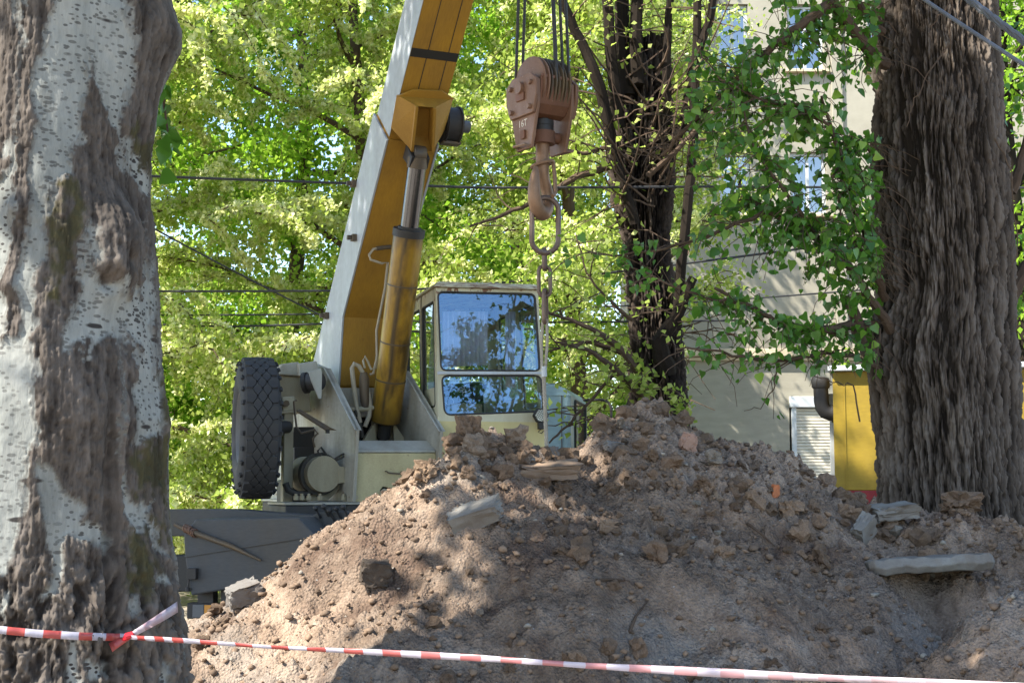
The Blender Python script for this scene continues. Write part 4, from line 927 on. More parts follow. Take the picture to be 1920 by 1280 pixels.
# cylinder bracket: a welded hopper of sloping plates between two ribs
def bp(x, y, n): s, u = onboom(x, y, n); return BP(s, u, n)
base = [bp(744, 178, 0), bp(850, 184, 0), bp(834, 244, 0), bp(733, 240, 0)]
hn = .17; ribs = [bp(781, 199, hn), bp(815, 202, hn), bp(811, 284, hn), bp(772, 283, hn)]
br = MB().add(base+ribs, [(0, 1, 5, 4), (1, 2, 6, 5), (2, 3, 7, 6), (3, 0, 4, 7)])
brk = br.build('cylinder_bracket', 'boom_yellow', bo, bevel=.0)
fl = [bp(742, 180, .004), bp(774, 167, .004), bp(828, 169, .004), bp(852, 185, .004)]
MB().prism(fl, bn*.02).build('bracket_flange', 'boom_yellow', brk, bevel=.003)
inn = [bp(783, 203, hn-.11), bp(813, 206, hn-.11), bp(809, 281, hn-.11), bp(775, 280, hn-.11)]
for A_, B_ in ((ribs[0], ribs[3]), (ribs[1], ribs[2])):
    s_ = .012
    MB().hexa([A_-Uv*s_-bn*.12, A_+Uv*s_-bn*.12, B_+Uv*s_-bn*.12, B_-Uv*s_-bn*.12, A_-Uv*s_+bn*.02, A_+Uv*s_+bn*.02, B_+Uv*s_+bn*.02, B_-Uv*s_+bn*.02]).build('rib', 'boom_yellow', brk, bevel=.003)
MB().add([inn[0], inn[1], inn[2], inn[3], ribs[0], ribs[1], ribs[2], ribs[3]], [(0, 1, 2, 3), (0, 4, 5, 1)]).build('recess', 'boom_yellow', brk)
# ---- lift cylinder
uc = UB + BWID/2
ct = onu(785, 300, uc); cj = onu(767, 432, uc); cb = onu(723, 788, uc)
ax_ = (cj-cb).normalized(); ctop = cj + ax_*((ct-cj).length)
def cyl_mesh(A, B, r, nth=40, nh=60):
    d = (B-A).normalized(); a = d.cross(Vector((0, 1, 0))).normalized(); bb = d.cross(a)
    if bb.y > 0: bb = -bb
    t = np.linspace(0, 2*PI, nth, endpoint=False); h = np.linspace(0, 1, nh); T_, H_ = np.meshgrid(t, h)
    V = np.array(A)[None, None]+np.array(B-A)[None, None]*H_[..., None]+r*(np.array(a)*np.cos(T_)[..., None]+np.array(bb)*np.sin(T_)[..., None])
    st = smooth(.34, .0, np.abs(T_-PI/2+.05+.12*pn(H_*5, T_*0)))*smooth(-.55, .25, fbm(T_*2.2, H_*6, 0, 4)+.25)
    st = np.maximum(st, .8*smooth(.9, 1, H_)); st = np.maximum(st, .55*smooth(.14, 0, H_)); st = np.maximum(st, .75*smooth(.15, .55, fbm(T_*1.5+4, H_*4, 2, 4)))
    return np_mesh('barrel', V.reshape(-1, 3), grid_faces(nth, nh, True), {'stain': st.ravel()})
CR = .128
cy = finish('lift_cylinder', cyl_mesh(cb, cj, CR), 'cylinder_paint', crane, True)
MB().cyl(cb-ax_*.015, cb+ax_*.002, CR-.02, 30, CR-.001).build('end_cap', 'greasy_steel', cy, True)
MB().cyl(cj-ax_*.05, cj+ax_*.012, CR+.008, 36).cyl(cj+ax_*.012, cj+ax_*.03, CR-.03, 36).build('gland', 'black_iron', cy, True)
MB().cyl(cj+ax_*.02, ctop-ax_*.03, .078, 36).build('rod', 'chrome', cy, True)
MB().cyl(ctop-ax_*.07, ctop+ax_*.02, .085, 24).cyl(ctop-Uv*.05+ax_*.04, ctop+Uv*.05+ax_*.04, .075, 24).build('rod_eye', 'greasy_steel', cy, True)
MB().cyl(cb-ax_*.16, cb, .055, 20).build('foot_eye', 'black_iron', cy, True)
for f in (.22, .42, .72):
    p = cb.lerp(cj, f); MB().cyl(p-ax_*.006, p+ax_*.006, CR+.004, 36).build('clamp_ring', 'greasy_steel', cy, True)
for s_ in (-1, 1):
    p = ctop+Uv*(.068*s_); MB().hexa([p-Uv*.012-bn*.14-bd*.07, p+Uv*.012-bn*.14-bd*.07, p+Uv*.012-bn*.14+bd*.07, p-Uv*.012-bn*.14+bd*.07, p-Uv*.012+bn*.06-bd*.05, p+Uv*.012+bn*.06-bd*.05, p+Uv*.012+bn*.06+bd*.05, p-Uv*.012+bn*.06+bd*.05]).build('clevis_ear', 'black_iron', brk, bevel=.004)
# hoses and valve at the cylinder foot
yv = uwz(cb)[1]-.05
def hq_(*pts, w_=None): return [onw(x, y, yv if w_ is None else w_) for x, y in pts]
MB().tube(hq_((675, 792), (668, 760), (663, 720), (660, 690), (664, 682), (673, 686), (680, 698)), .020, 10).build('hose', 'hose_beige', cy, True)
MB().tube(hq_((680, 820), (676, 800), (672, 780), (664, 765)), .018, 10).build('hose', 'hose_rubber', cy, True)
MB().tube(hq_((684, 800), (692, 780), (694, 760), (690, 735)), .020, 10).build('hose', 'hose_beige', cy, True)
vb = MB().tube(hq_((682, 698), (683, 712), (683, 735), (684, 752), (685, 764)), [.03, .045, .042, .04, .026], 12).build('hydraulic_valve', 'greasy_steel', cy, True)
MB().tube(hq_((646, 766), (665, 767), (688, 766), (700, 764)), [.014, .018, .024, .02], 10).build('fitting', 'beige_paint', vb, True)
MB().tube(hq_((684, 690), (681, 676), (684, 668), (690, 678), (696, 692), (705, 690), (709, 678), (705, 668)), .010, 8).build('pipe', 'hose_beige', cy, True)
MB().tube(hq_((694, 702), (700, 700), (707, 670), (706, 620), (722, 540), (727, 492), (716, 494), (695, 487), (692, 478), (700, 467), (712, 465), (730, 463), (737, 464)), .011, 8).build('pipe', 'hose_beige', cy, True)
MB().tube(hq_((706, 466), (720, 464), (731, 463), (740, 464)), .02, 10).build('pipe_union', 'greasy_steel', cy, True)
# cable reel on the right of the boom and small lugs on its left edge
rs, ru = onboom(838, 236, -.1); rc = BP(rs, BWID+.02, -.12)
rl_ = MB().cyl(rc, rc+Uv*.15, .15, 30).cyl(rc+Uv*.01, rc+Uv*.025, .165, 30).cyl(rc+Uv*.13, rc+Uv*.145, .165, 30).build('cable_reel', 'black_iron', bo, True)
MB().cyl(rc+Uv*.15, rc+Uv*.19, .035, 16).cyl(rc+Uv*.18, rc+Uv*.25, .052, 20).build('reel_hub', 'rim_grey', rl_, True)
q = rc-Zv*.17; MB().hexa([q-Wv*.05, q+Uv*.16-Wv*.05, q+Uv*.16+Wv*.05, q+Wv*.05, q-Wv*.05+Zv*.02, q+Uv*.16-Wv*.05+Zv*.02, q+Uv*.16+Wv*.05+Zv*.02, q+Wv*.05+Zv*.02]).build('reel_bracket', 'greasy_steel', rl_)
for px, py in ((664, 345), (665, 446), (613, 592)):
    q = onu(px, py, UB-.01); MB().box(-.03, .01, -.035, .035, -.03, .03, lambda p: q+Uv*p.x+Wv*p.y+Zv*p.z).box(-.07, -.03, -.015, .015, -.02, .02, lambda p: q+Uv*p.x+Wv*p.y+Zv*p.z).build('lug', 'greasy_steel', bo, bevel=.004)
# boom head above the picture
hd = BP(S_TIP, BWID/2, -BH/2)
MB().prism([BP(s, .0, n) for s, n in ((S_TIP-.05, -.03), (S_TIP+.45, .12), (S_TIP+.55, -.1), (S_TIP+.2, -BH), (S_TIP-.05, -BH+.03))], Uv*.02).prism([BP(s, BWID-.02, n) for s, n in ((S_TIP-.05, -.03), (S_TIP+.45, .12), (S_TIP+.55, -.1), (S_TIP+.2, -BH), (S_TIP-.05, -BH+.03))], Uv*.02).build('boom_head', 'boom_yellow', bo)
hs = BP(S_TIP+.38, 0, -.02)
MB().cyl(hs+Uv*.03, hs+Uv*(BWID-.03), .19, 28).build('head_sheave', 'greasy_steel', bo, True)

# ---- operator cab
CW = -.95
U_keep, W_keep = Uv, Wv; cy_w = R(15)               # the cab sits a little less turned than the boom
CP0 = onw(920, 700, CW); Uv = Vector((math.cos(cy_w), math.sin(cy_w), 0)); Wv = Vector((-math.sin(cy_w), math.cos(cy_w), 0))
CN = (-Wv*math.cos(R(8)) + Zv*math.sin(R(8))).normalized()
def cpt(x, y): return hit(x, y, CP0, CN)
TL, TR, BR_, BL = cpt(817, 539), cpt(1009, 544), cpt(1031, 945), cpt(824, 943)
BL.z = BR_.z = zb+.002
wu = rounded([cpt(821, 547), cpt(1003, 551), cpt(1013, 695), cpt(827, 694)], .05)
wl = rounded([cpt(828, 704), cpt(1015, 704), cpt(1020, 771), cpt(834, 778)], .06)
cabp = plate('operator_cab', [TL, TR, BR_, BL], [wu, wl], Wv*.035, 'cream_paint', crane, .004)
def cab_two_tone():
    m, t, b = new_mat('cab_paint'); v = coords(t, (1, 1, .35)); n1 = noise_out(t, 3, 7, .62, v); n3 = noise_out(t, 11, 8, .7)
    tc = t.nodes.new('ShaderNodeTexCoord'); s = t.nodes.new('ShaderNodeSeparateXYZ'); t.links.new(tc.outputs['Object'], s.inputs[0])
    def step(th, w_=.004):
        mr_ = t.nodes.new('ShaderNodeMapRange'); mr_.inputs[1].default_value = th-w_; mr_.inputs[2].default_value = th+w_; t.links.new(s.outputs[2], mr_.inputs[0]); return mr_.outputs[0]
    zt = uwz(cpt(900, 790))[2]
    up_ = mixc(t, ramp(t, n1, [(.4, (0, 0, 0)), (.75, (1, 1, 1))]), (.56, .52, .355), (.36, .30, .18))
    lo_ = mixc(t, ramp(t, n1, [(.4, (0, 0, 0)), (.75, (1, 1, 1))]), (.58, .48, .21), (.4, .31, .13))
    col = mixc(t, step(zt), lo_, up_)
    mr_ = t.nodes.new('ShaderNodeMapRange'); mr_.inputs[1].default_value = TL.z-.12; mr_.inputs[2].default_value = TL.z+.02; mr_.inputs[3].default_value = 0; mr_.inputs[4].default_value = .16; t.links.new(s.outputs[2], mr_.inputs[0])
    ad = t.nodes.new('ShaderNodeMath'); ad.operation = 'ADD'; t.links.new(n3, ad.inputs[0]); t.links.new(mr_.outputs[0], ad.inputs[1])
    col = mixc(t, ramp(t, ad.outputs[0], [(.66, (0, 0, 0)), (.70, (1, 1, 1))]), col, (.19, .085, .035))
    t.links.new(col, b.inputs['Base Color']); b.inputs['Roughness'].default_value = .5; bump(t, b, n3, .12, .004)
cab_two_tone(); cabp.data.materials[0] = M['cab_paint']
CD = 1.45
for lp, nm in ((wu, 'upper_window'), (wl, 'lower_window')):
    n_ = len(lp); wnd = MB().loop([p+Wv*.004 for p in lp], .009, 8).build(nm, 'black_iron', cabp, True)
    c_ = sum(lp, Vector())/n_
    tilt = lambda p: p + Wv*.012
    MB().add([tilt(p) for p in lp], [tuple(range(n_))]).build('pane', 'cab_glass', wnd)
MB().prism([cpt(820, 696)-Wv*.012, cpt(1016, 697)-Wv*.012, cpt(1016, 702)-Wv*.012, cpt(820, 702)-Wv*.012], Wv*.02).build('window_bar', 'pale_metal', cabp, bevel=.004)
# roof, sides, back
ro = .03
z_r = max(TL.z, TR.z)
rf = MB().hexa([TL-Uv*ro-Wv*.035+Zv*.002, TR+Uv*ro-Wv*.035+Zv*.002, TR+Uv*ro+Wv*CD+Zv*.002, TL-Uv*ro+Wv*CD+Zv*.002, TL+Uv*.02-Wv*.0+Zv*.055, TR-Uv*.02+Zv*.05, TR-Uv*.02+Wv*(CD-.05)+Zv*.06, TL+Uv*.02+Wv*(CD-.05)+Zv*.06]).build('roof', 'cab_paint', cabp, bevel=.012)
def side(A, Bb, inward, name):
    # side wall from the front edge A (top) - Bb (bottom) back to CD, with a glazed door
    o_ = Wv*.037
    P4 = [A+o_, A+Wv*CD, Bb+Wv*CD, Bb+o_]
    def f(a, v): # a along depth (m), v 0 top .. 1 bottom
        return A.lerp(Bb, v)+Wv*a
    h1 = rounded([f(.10, .06), f(.58, .06), f(.58, .56), f(.10, .56)], .04); h2 = rounded([f(.70, .06), f(CD-.12, .06), f(CD-.12, .50), f(.70, .50)], .04)
    s_ = plate(name, P4, [h1, h2], inward*.03, 'cab_paint', cabp, .003)
    for lp in (h1, h2):
        wn = MB().loop([p+inward*.005 for p in lp], .011, 6).build('window', 'black_iron', s_, True)
    MB().add([p+inward*.012 for p in h1], [tuple(range(len(h1)))]).add([p+inward*.012 for p in h2], [tuple(range(len(h2)))]).build('side_pane', 'side_glass', s_)
    MB().prism([f(.10, .47)+inward*.004, f(.58, .47)+inward*.004, f(.58, .56)+inward*.004, f(.10, .56)+inward*.004], inward*.006).build('door_panel', 'cab_paint', s_, bevel=.002)
    for dz_ in (.5,):
        MB().box(0, 1, 0, 1, 0, 1, lambda p: f(.60+p.x*.03, .0+p.y*.98)-inward*(.004+.008*p.z)).build('door_seam', 'beige_paint', s_)
    return s_
side(TL, BL, Uv, 'door_side'); side(TR, BR_, -Uv, 'window_side')
A, Bb = TL+Wv*CD, TR+Wv*CD; A2, B2 = BL+Wv*CD, BR_+Wv*CD
g4 = lambda u, v: A.lerp(Bb, u).lerp(A2.lerp(B2, u), v)
rh = rounded([g4(.12, .07), g4(.88, .07), g4(.88, .5), g4(.12, .5)], .05)
bw = plate('rear_wall', [A, Bb, B2, A2], [rh], -Wv*.03, 'cab_paint', cabp, .003)
MB().add([p-Wv*.012 for p in rh], [tuple(range(len(rh)))]).build('rear_pane', 'side_glass', bw)
MB().hexa([BL+Uv*.04+Wv*.05, BR_-Uv*.04+Wv*.05, BR_-Uv*.04+Wv*(CD-.05), BL+Uv*.04+Wv*(CD-.05)]+[p+Zv*.02 for p in (BL+Uv*.04+Wv*.05, BR_-Uv*.04+Wv*.05, BR_-Uv*.04+Wv*(CD-.05), BL+Uv*.04+Wv*(CD-.05))]).build('floor', 'black_iron', cabp)
# curtains, seat, ornament
def curtain(P0, P1, h, name, folds, depth=.022):
    n_ = 90; V = []
    for j in range(2):
        for i in range(n_):
            t = i/(n_-1); p = P0.lerp(P1, t); nn = (P1-P0).cross(Zv).normalized()
            V.append(p+nn*depth*math.sin(t*folds*6.283+.8*math.sin(t*9))*(1 if j else .7)-Zv*h*(0 if j else 1))
    me = np_mesh(name, [tuple(v) for v in V], grid_faces(n_, 2)); o = finish(name, me, 'curtain', cabp, True)
    sm = o.modifiers.new('thickness', 'SOLIDIFY'); sm.thickness = .003
    return o
def inb(x, y, dd): return hit(x, y, CP0+Wv*dd, Wv)
curtain(inb(829, 584, .10), inb(913, 584, .42), .47, 'curtain', 9)
curtain(inb(948, 584, .30), inb(966, 584, .22), .66, 'curtain', 3, .014)
seat = MB().prism([cpt(845, 712)+Wv*.62, cpt(940, 706)+Wv*.62, cpt(944, 800)+Wv*.62, cpt(842, 800)+Wv*.62], Wv*.12).build('seat_back', 'black_iron', cabp, bevel=.03)
cu = MB()
for k in range(16):
    c0 = cpt(843+rng.random()*95, 712+rng.random()*56)+Wv*(.60); r_ = .022+.03*rng.random(); a0 = rng.random()*6
    cu.tube([c0+(Uv*math.cos(a0+t*4.5)+Zv*math.sin(a0+t*4.5))*r_*(1-t*.55) for t in np.linspace(0, 1, 12)], .0035, 5)
cu.build('seat_scrollwork', 'curtain', seat, True)['kind'] = 'stuff'
MB().tube([cpt(905, 775)+Wv*.35, cpt(915, 745)+Wv*.32, cpt(925, 722)+Wv*.3], .012, 8).cyl(cpt(925, 722)+Wv*.3, cpt(925, 716)+Wv*.3, .02, 12).build('control_lever', 'black_iron', cabp, True)
MB().prism([cpt(858, 752)+Wv*.25, cpt(918, 754)+Wv*.25, cpt(918, 772)+Wv*.25, cpt(858, 772)+Wv*.25], Wv*.15).build('control_box', 'beige_paint', cabp, bevel=.01)
# work lamp
lc = cpt(1012, 779)-Wv*.05
hexp = [lc+(Uv*math.cos(t)+Zv*math.sin(t))*.068 for t in np.linspace(0, 2*PI, 7)[:-1]]
wlmp = MB().prism(hexp, Wv*.05).prism([p+Wv*.05 for p in [lc+(Uv*math.cos(t)+Zv*math.sin(t))*.04 for t in np.linspace(0, 2*PI, 7)[:-1]]], Wv*.02).build('work_lamp', 'black_iron', cabp, bevel=.006)
MB().add([lc-Wv*.002+(Uv*math.cos(t)+Zv*math.sin(t))*.055 for t in np.linspace(0, 2*PI, 7)[:-1]], [tuple(range(6))]).build('lens', 'lamp_lens', wlmp)
gr = MB()
for k in range(-3, 4):
    for dd in ((Uv*.5+Zv*.87), (Uv*.87-Zv*.5)):
        pp_ = Vector((0, 0, 0)); perp = (dd.cross(Wv)).normalized(); L_ = math.sqrt(max(.0004, .058**2-(k*.016)**2))
        gr.tube([lc-Wv*.008+perp*k*.016-dd*L_, lc-Wv*.008+perp*k*.016+dd*L_], .0022, 4)
gr.build('grille', 'black_iron', wlmp)
MB().box(-.025, .025, -.02, .04, -.115, -.06, lambda p: lc+Uv*p.x+Wv*p.y+Zv*p.z).tube([lc-Zv*.11, lc-Zv*.14-Uv*.03, lc-Zv*.15, lc-Zv*.13+Uv*.02], .004, 5).build('lamp_foot', 'black_iron', wlmp, bevel=.003)

Uv, Wv = U_keep, W_keep
# ---- machinery on the left of the turret
LW = -.55
def lp(x, y, w_=LW): return onw(x, y, w_)
MB().prism([lp(519, 702, -.1), lp(578, 706, -.1), lp(585, 772, -.1), lp(520, 772, -.1)], Wv*.6).build('motor_hood', 'beige_paint', crane, bevel=.015)
MB().prism([lp(521, 702, -.16), lp(527, 682, -.16), lp(560, 678, -.16), lp(575, 705, -.16)], Wv*.5).prism([lp(560, 681, -.22), lp(594, 676, -.22), lp(598, 704, -.22), lp(562, 704, -.22)], Wv*.3).build('motor_cover', 'white_paint', crane, bevel=.01)
MB().cyl(lp(576, 717, -.3), lp(600, 714, -.42), .075, 24).cyl(lp(570, 718, -.28), lp(577, 717, -.3), .09, 24).build('pivot_bearing', 'black_iron', crane, True)
MB().prism([lp(580, 697, -.5), lp(602, 690, -.5), lp(604, 700, -.5), lp(603, 747, -.5), lp(598, 747, -.5), lp(584, 712, -.5)], Wv*.03).build('pivot_bracket', 'white_paint', crane, bevel=.004)
ps = MB().prism([lp(533, 770), lp(551, 770), lp(549, 950), lp(531, 950)], Wv*.09).build('wheel_post', 'beige_paint', crane, bevel=.008)
MB().prism([lp(529, 744, LW-.03), lp(552, 742, LW-.03), lp(553, 769, LW-.03), lp(530, 771, LW-.03)], Wv*.14).build('bolt_block', 'beige_paint', ps, bevel=.008)
MB().prism([lp(527, 771, LW-.03), lp(556, 769, LW-.03), lp(556, 773, LW-.03), lp(527, 775, LW-.03)], Wv*.13).prism([lp(529, 787, LW-.02), lp(551, 787, LW-.02), lp(551, 791, LW-.02), lp(529, 791, LW-.02)], Wv*.12).build('collar_plate', 'beige_paint', ps, bevel=.003)
MB().cyl(lp(537, 756, LW-.08), lp(537, 756, LW), .028, 6).build('hex_bolt', 'greasy_steel', ps)
MB().prism([lp(556, 770, LW-.04), lp(563, 767, LW-.04), lp(622, 802, LW-.2), lp(632, 806, LW-.2), lp(612, 806, LW-.2)], Wv*.05).build('stay_arm', 'greasy_steel', crane, bevel=.004)
MB().cyl(lp(614, 805, LW-.21), lp(614, 812, LW-.21), .018, 8).build('stay_bolt', 'black_iron', crane)
MB().prism([lp(552, 800, .1), lp(598, 800, .1), lp(640, 945, .1), lp(530, 945, .1)], Wv*.03).build('back_shade', 'black_iron', crane)  # black sheet painting the shade behind the pump and hoses
MB().prism([lp(552, 838, -.2), lp(588, 838, -.2), lp(588, 868, -.2), lp(566, 875, -.2), lp(552, 870, -.2)], Wv*.15).prism([lp(530, 900, -.3), lp(552, 895, -.3), lp(560, 940, -.3), lp(530, 945, -.3)], Wv*.2).build('hydraulic_pump', 'black_iron', crane, bevel=.01)
dk = lp(608, 888, LW-.25); dk2 = dk+Wv*.42-Uv*.05
tk_ = MB().cyl(dk, dk2, .145, 40).build('air_tank', 'beige_paint', crane, True)
MB().cyl(dk+(dk2-dk)*.18, dk+(dk2-dk)*.26, .172, 40).cyl(dk+(dk2-dk)*.30, dk+(dk2-dk)*.36, .165, 40).build('tank_strap', 'hose_rubber', tk_, True)
MB().prism([lp(634, 873, LW-.24), lp(646, 875, LW-.24), lp(647, 905, LW-.24), lp(634, 906, LW-.24)], Wv*.05).build('tank_lug', 'beige_paint', tk_, bevel=.004)
MB().prism([lp(570, 938, LW-.1), lp(600, 918, LW-.1), lp(640, 904, LW-.1), lp(646, 908, LW-.1), lp(614, 938, LW-.1)], Wv*.06).build('tank_saddle', 'beige_paint', crane, bevel=.004)
for q in ([(598, 852), (596, 845), (602, 838), (612, 852), (625, 862), (640, 852), (655, 847)], [(605, 858), (615, 870), (603, 885), (600, 900)], [(590, 838), (586, 822), (596, 812), (590, 805), (565, 812), (556, 800), (553, 775), (551, 752), (556, 750)], [(655, 850), (640, 858), (622, 866), (605, 862), (600, 850)]):
    MB().tube([lp(x, y, LW-.22) for x, y in q], .009, 7).build('hose', 'hose_rubber' if q[0][0] != 590 else 'greasy_steel', crane, True)
MB().tube([lp(x, y, LW-.15) for x, y in ((535, 905), (540, 918), (555, 926), (575, 926), (590, 915))], .028, 10).build('hose', 'hose_rubber', crane, True)
for x in (555, 566, 579, 600, 644):
    MB().cyl(lp(x, 937, LW-.3), lp(x, 929, LW-.3), .022, 6).cyl(lp(x, 929, LW-.3), lp(x, 925, LW-.3), .012, 8).build('anchor_bolt', 'beige_paint', crane)
# ---- spare wheel
wc = Vector(at(480, 802, 11.35)); wr = .562; wa = R(15.5)
AX = Vector((math.cos(wa), math.sin(wa), 0)); FR = AX.cross(Zv)
if FR.y > 0: FR = -FR
sw = MB()
def lathe(mb, c, axis, e1_, prof, n=64):
    e2_ = axis.cross(e1_); N = len(prof); vs = []
    for k in range(n):
        t = 2*PI*k/n; rd = e1_*math.cos(t)+e2_*math.sin(t)
        vs += [c+axis*x+rd*r for x, r in prof]
    mb.add(vs, [(k*N+i, k*N+i+1, ((k+1) % n)*N+i+1, ((k+1) % n)*N+i) for k in range(n) for i in range(N-1)])
TW = .148
tyre_prof = [(-TW+.03, .285), (-TW-.004, .33), (-TW-.012, .41), (-TW+.002, .49), (-TW+.022, .532), (-TW+.05, .547), (0, .553), (TW-.05, .547), (TW-.022, .532), (TW-.002, .49), (TW+.012, .41), (TW+.004, .33), (TW-.03, .285), (TW-.06, .28), (-TW+.06, .28), (-TW+.03, .285)]
lathe(sw, wc, AX, Zv, tyre_prof, 72)
spare = sw.build('spare_wheel', 'rubber', crane, True)
rm = MB(); lathe(rm, wc, AX, Zv, [(-TW+.02, .286), (-TW+.01, .275), (-TW+.05, .25), (-.06, .235), (-.05, .12), (-.02, .10), (-.02, .0)], 40)
rm.build('rim', 'rim_grey', spare, True)
rm = MB(); lathe(rm, wc, AX, Zv, [(TW-.02, .286), (TW-.01, .275), (TW-.05, .25), (.03, .235), (.04, .02)], 32); rm.build('inner_rim', 'black_iron', spare, True)
# raised diamond tread blocks
NR = 27; inv = crane.matrix_basis.inverted()
def block_mesh(shape, h=.012):
    N = len(shape); cx_ = sum(p[0] for p in shape)/N; cy_ = sum(p[1] for p in shape)/N
    lo = [(x, y, -.012) for x, y in shape]; hi = [(cx_+(x-cx_)*.93, cy_+(y-cy_)*.93, h) for x, y in shape]
    me = bpy.data.meshes.new('tread_block'); me.from_pydata(lo+hi, [], [tuple(range(N, 2*N))]+[(i, (i+1) % N, (i+1) % N+N, i+N) for i in range(N)]); me.materials.append(M['rubber']); me.update(); return me
pit = 2*PI*wr/NR; a_ = .036; g_ = .88
dia = block_mesh([(0, -pit*.5*g_), (a_*g_, -pit*.12), (a_*g_, pit*.12), (0, pit*.5*g_), (-a_*g_, pit*.12), (-a_*g_, -pit*.12)])
edg = {s: block_mesh([(-a_*g_*s, -pit*.12), (-a_*g_*s, pit*.12), (0, pit*.5*g_), (.045*s, pit*.36), (.045*s, -pit*.36), (0, -pit*.5*g_)][::s]) for s in (1, -1)}
lug = block_mesh([(-.012, -pit*.13), (.012, -pit*.13), (.012, pit*.13), (-.012, pit*.13)], .016)
def put(me, x, ang, rad, tilt=0):
    rd = Zv*math.cos(ang)+AX.cross(Zv)*math.sin(ang); tg = rd.cross(AX)*-1
    m = Matrix((AX, tg, rd)).transposed().to_4x4()
    o = bpy.data.objects.new('tread_block', me); C.objects.link(o); o.parent = spare
    o.matrix_basis = inv @ Matrix.Translation(wc+AX*x+rd*rad) @ m @ Matrix.Rotation(tilt, 4, 'Y')
for k in range(NR):
    for j, x in enumerate((-2, -1, 0, 1, 2)):
        ang = (k+.5*(j % 2))*2*PI/NR
        if abs(x) < 2: put(dia, x*a_*1.04, ang, .552-.001*abs(x))
        else: put(edg[1 if x > 0 else -1], x*a_*1.04, ang, .549, .08*(1 if x > 0 else -1))
    for s in (-1, 1): put(lug, s*(TW-.008), (k+.25)*2*PI/NR, .514, s*1.0)
MB().cyl(wc+AX*.03, lp(540, 800), .05, 16).build('wheel_hub_arm', 'black_iron', spare, True)

# ---- carrier: chassis, outrigger, bumper, truck cab
ca_ = R(9); CF = Vector((math.sin(ca_), math.cos(ca_), 0)); CR_ = Vector((math.cos(ca_), -math.sin(ca_), 0)); CC = Vector((-.45, 16.0, 0))
def TC(r, f, z): return CC + CR_*r + CF*f + Zv*z
def onf(x, y, f): return hit(x, y, CC+CF*f, CF)
def tbox(r0, r1, f0, f1, z0, z1, mb=None): return (mb or MB()).box(r0, r1, f0, f1, z0, z1, lambda p: TC(*p))
ch = tbox(-.45, .45, -5.6, 3.2, .75, 1.13).build('chassis', 'black_iron', crane, bevel=.01)
tbox(-1.22, 1.22, -5.2, -.3, 1.132, 1.2).build('deck', 'dark_deck', crane, bevel=.01)
F0 = -5.75
rear = MB().prism([onf(x, y, F0) for x, y in ((344, 1003), (366, 973), (560, 970), (592, 1003), (680, 987), (930, 990), (930, 1100), (700, 1080), (465, 1096), (440, 1102), (358, 1116), (350, 1070), (346, 1040))], CF*.42).build('outrigger_box', 'dark_deck', crane, bevel=.012)
MB().prism([onf(x, y, F0-.012) for x, y in ((346, 1041), (592, 1002), (592, 1005), (346, 1044))], CF*.012).build('weld_strip', 'dark_deck', rear)
MB().prism([onf(x, y, F0-.014) for x, y in ((592, 1002), (682, 986), (682, 989), (592, 1005))], CF*.02).build('bright_edge', 'pale_metal', rear)
MB().prism([onf(x, y, F0+.5) for x, y in ((240, 955), (430, 954), (520, 961), (700, 975), (700, 1020), (345, 1020), (345, 1005), (240, 1005))], CF*.25).build('rear_beam', 'dark_deck', crane, bevel=.01)
MB().prism([onf(x, y, F0+.3) for x, y in ((250, 1044), (360, 1040), (364, 1108), (250, 1112))], CF*.3).build('outrigger_beam', 'black_iron', crane, bevel=.01)
q = onf(365, 1075, F0-.02); MB().box(-.05, .02, -.03, .03, -.04, .04, lambda p: q+CR_*p.x+CF*p.y+Zv*p.z).tube([q-CR_*.04-Zv*.03, q-CR_*.05-Zv*.1], .008, 6).cyl(q-CR_*.05-Zv*.1, q-CR_*.05-Zv*.125, .018, 10).build('latch', 'black_iron', rear, bevel=.004)
ba = MB().tube([onf(x, y, F0-.03) for x, y in ((327, 982), (350, 993), (430, 1022), (489, 1050))], [.014, .02, .02, .008], 10).build('lashed_bar', 'greasy_steel', rear, True)
tb_ = MB()
for k in range(9):
    p = onf(347+k*2.2+rng.random()*2, 990+k*1.2, F0-.03); tb_.loop([p+(Zv*math.cos(t)+(CR_*.35+CF*.94)*math.sin(t))*(.026+.006*rng.random()) for t in np.linspace(0, 2*PI, 11)[:-1]], .005, 5)
tb_.build('lashing_wire', 'rust_pale', ba, True)
for s in (-.75, .75): tbox(s-.06, s+.06, F0+.1, F0+.3, .6, .95).build('bumper_hanger', 'black_iron', crane, bevel=.006)
zB0, zB1 = onf(380, 1160, F0+.15).z, onf(380, 1130, F0+.15).z
x_l = (onf(350, 1140, F0+.15)-CC).dot(CR_)
bmp = tbox(x_l, 1.15, F0+.15, F0+.25, zB0, zB1).build('bumper', 'black_iron', crane, bevel=.008)
def rfl(x0, x1, mat, nm):
    a = (onf(x0, 1140, F0+.15)-CC).dot(CR_); b = (onf(x1, 1140, F0+.15)-CC).dot(CR_); return tbox(a, b, F0+.138, F0+.149, zB0+.012, zB1-.012).build(nm, mat, bmp, bevel=.002)
rfl(362, 383, 'rim_grey', 'lamp_plate'); rfl(384, 409, 'reflector_orange', 'reflector'); rfl(410, 432, 'reflector_red', 'reflector')
MB().prism([onf(x, y, F0+.16) for x, y in ((370, 1100), (400, 1100), (400, 1131), (370, 1131))], CF*.1).build('lamp_bracket', 'black_iron', crane, bevel=.005)
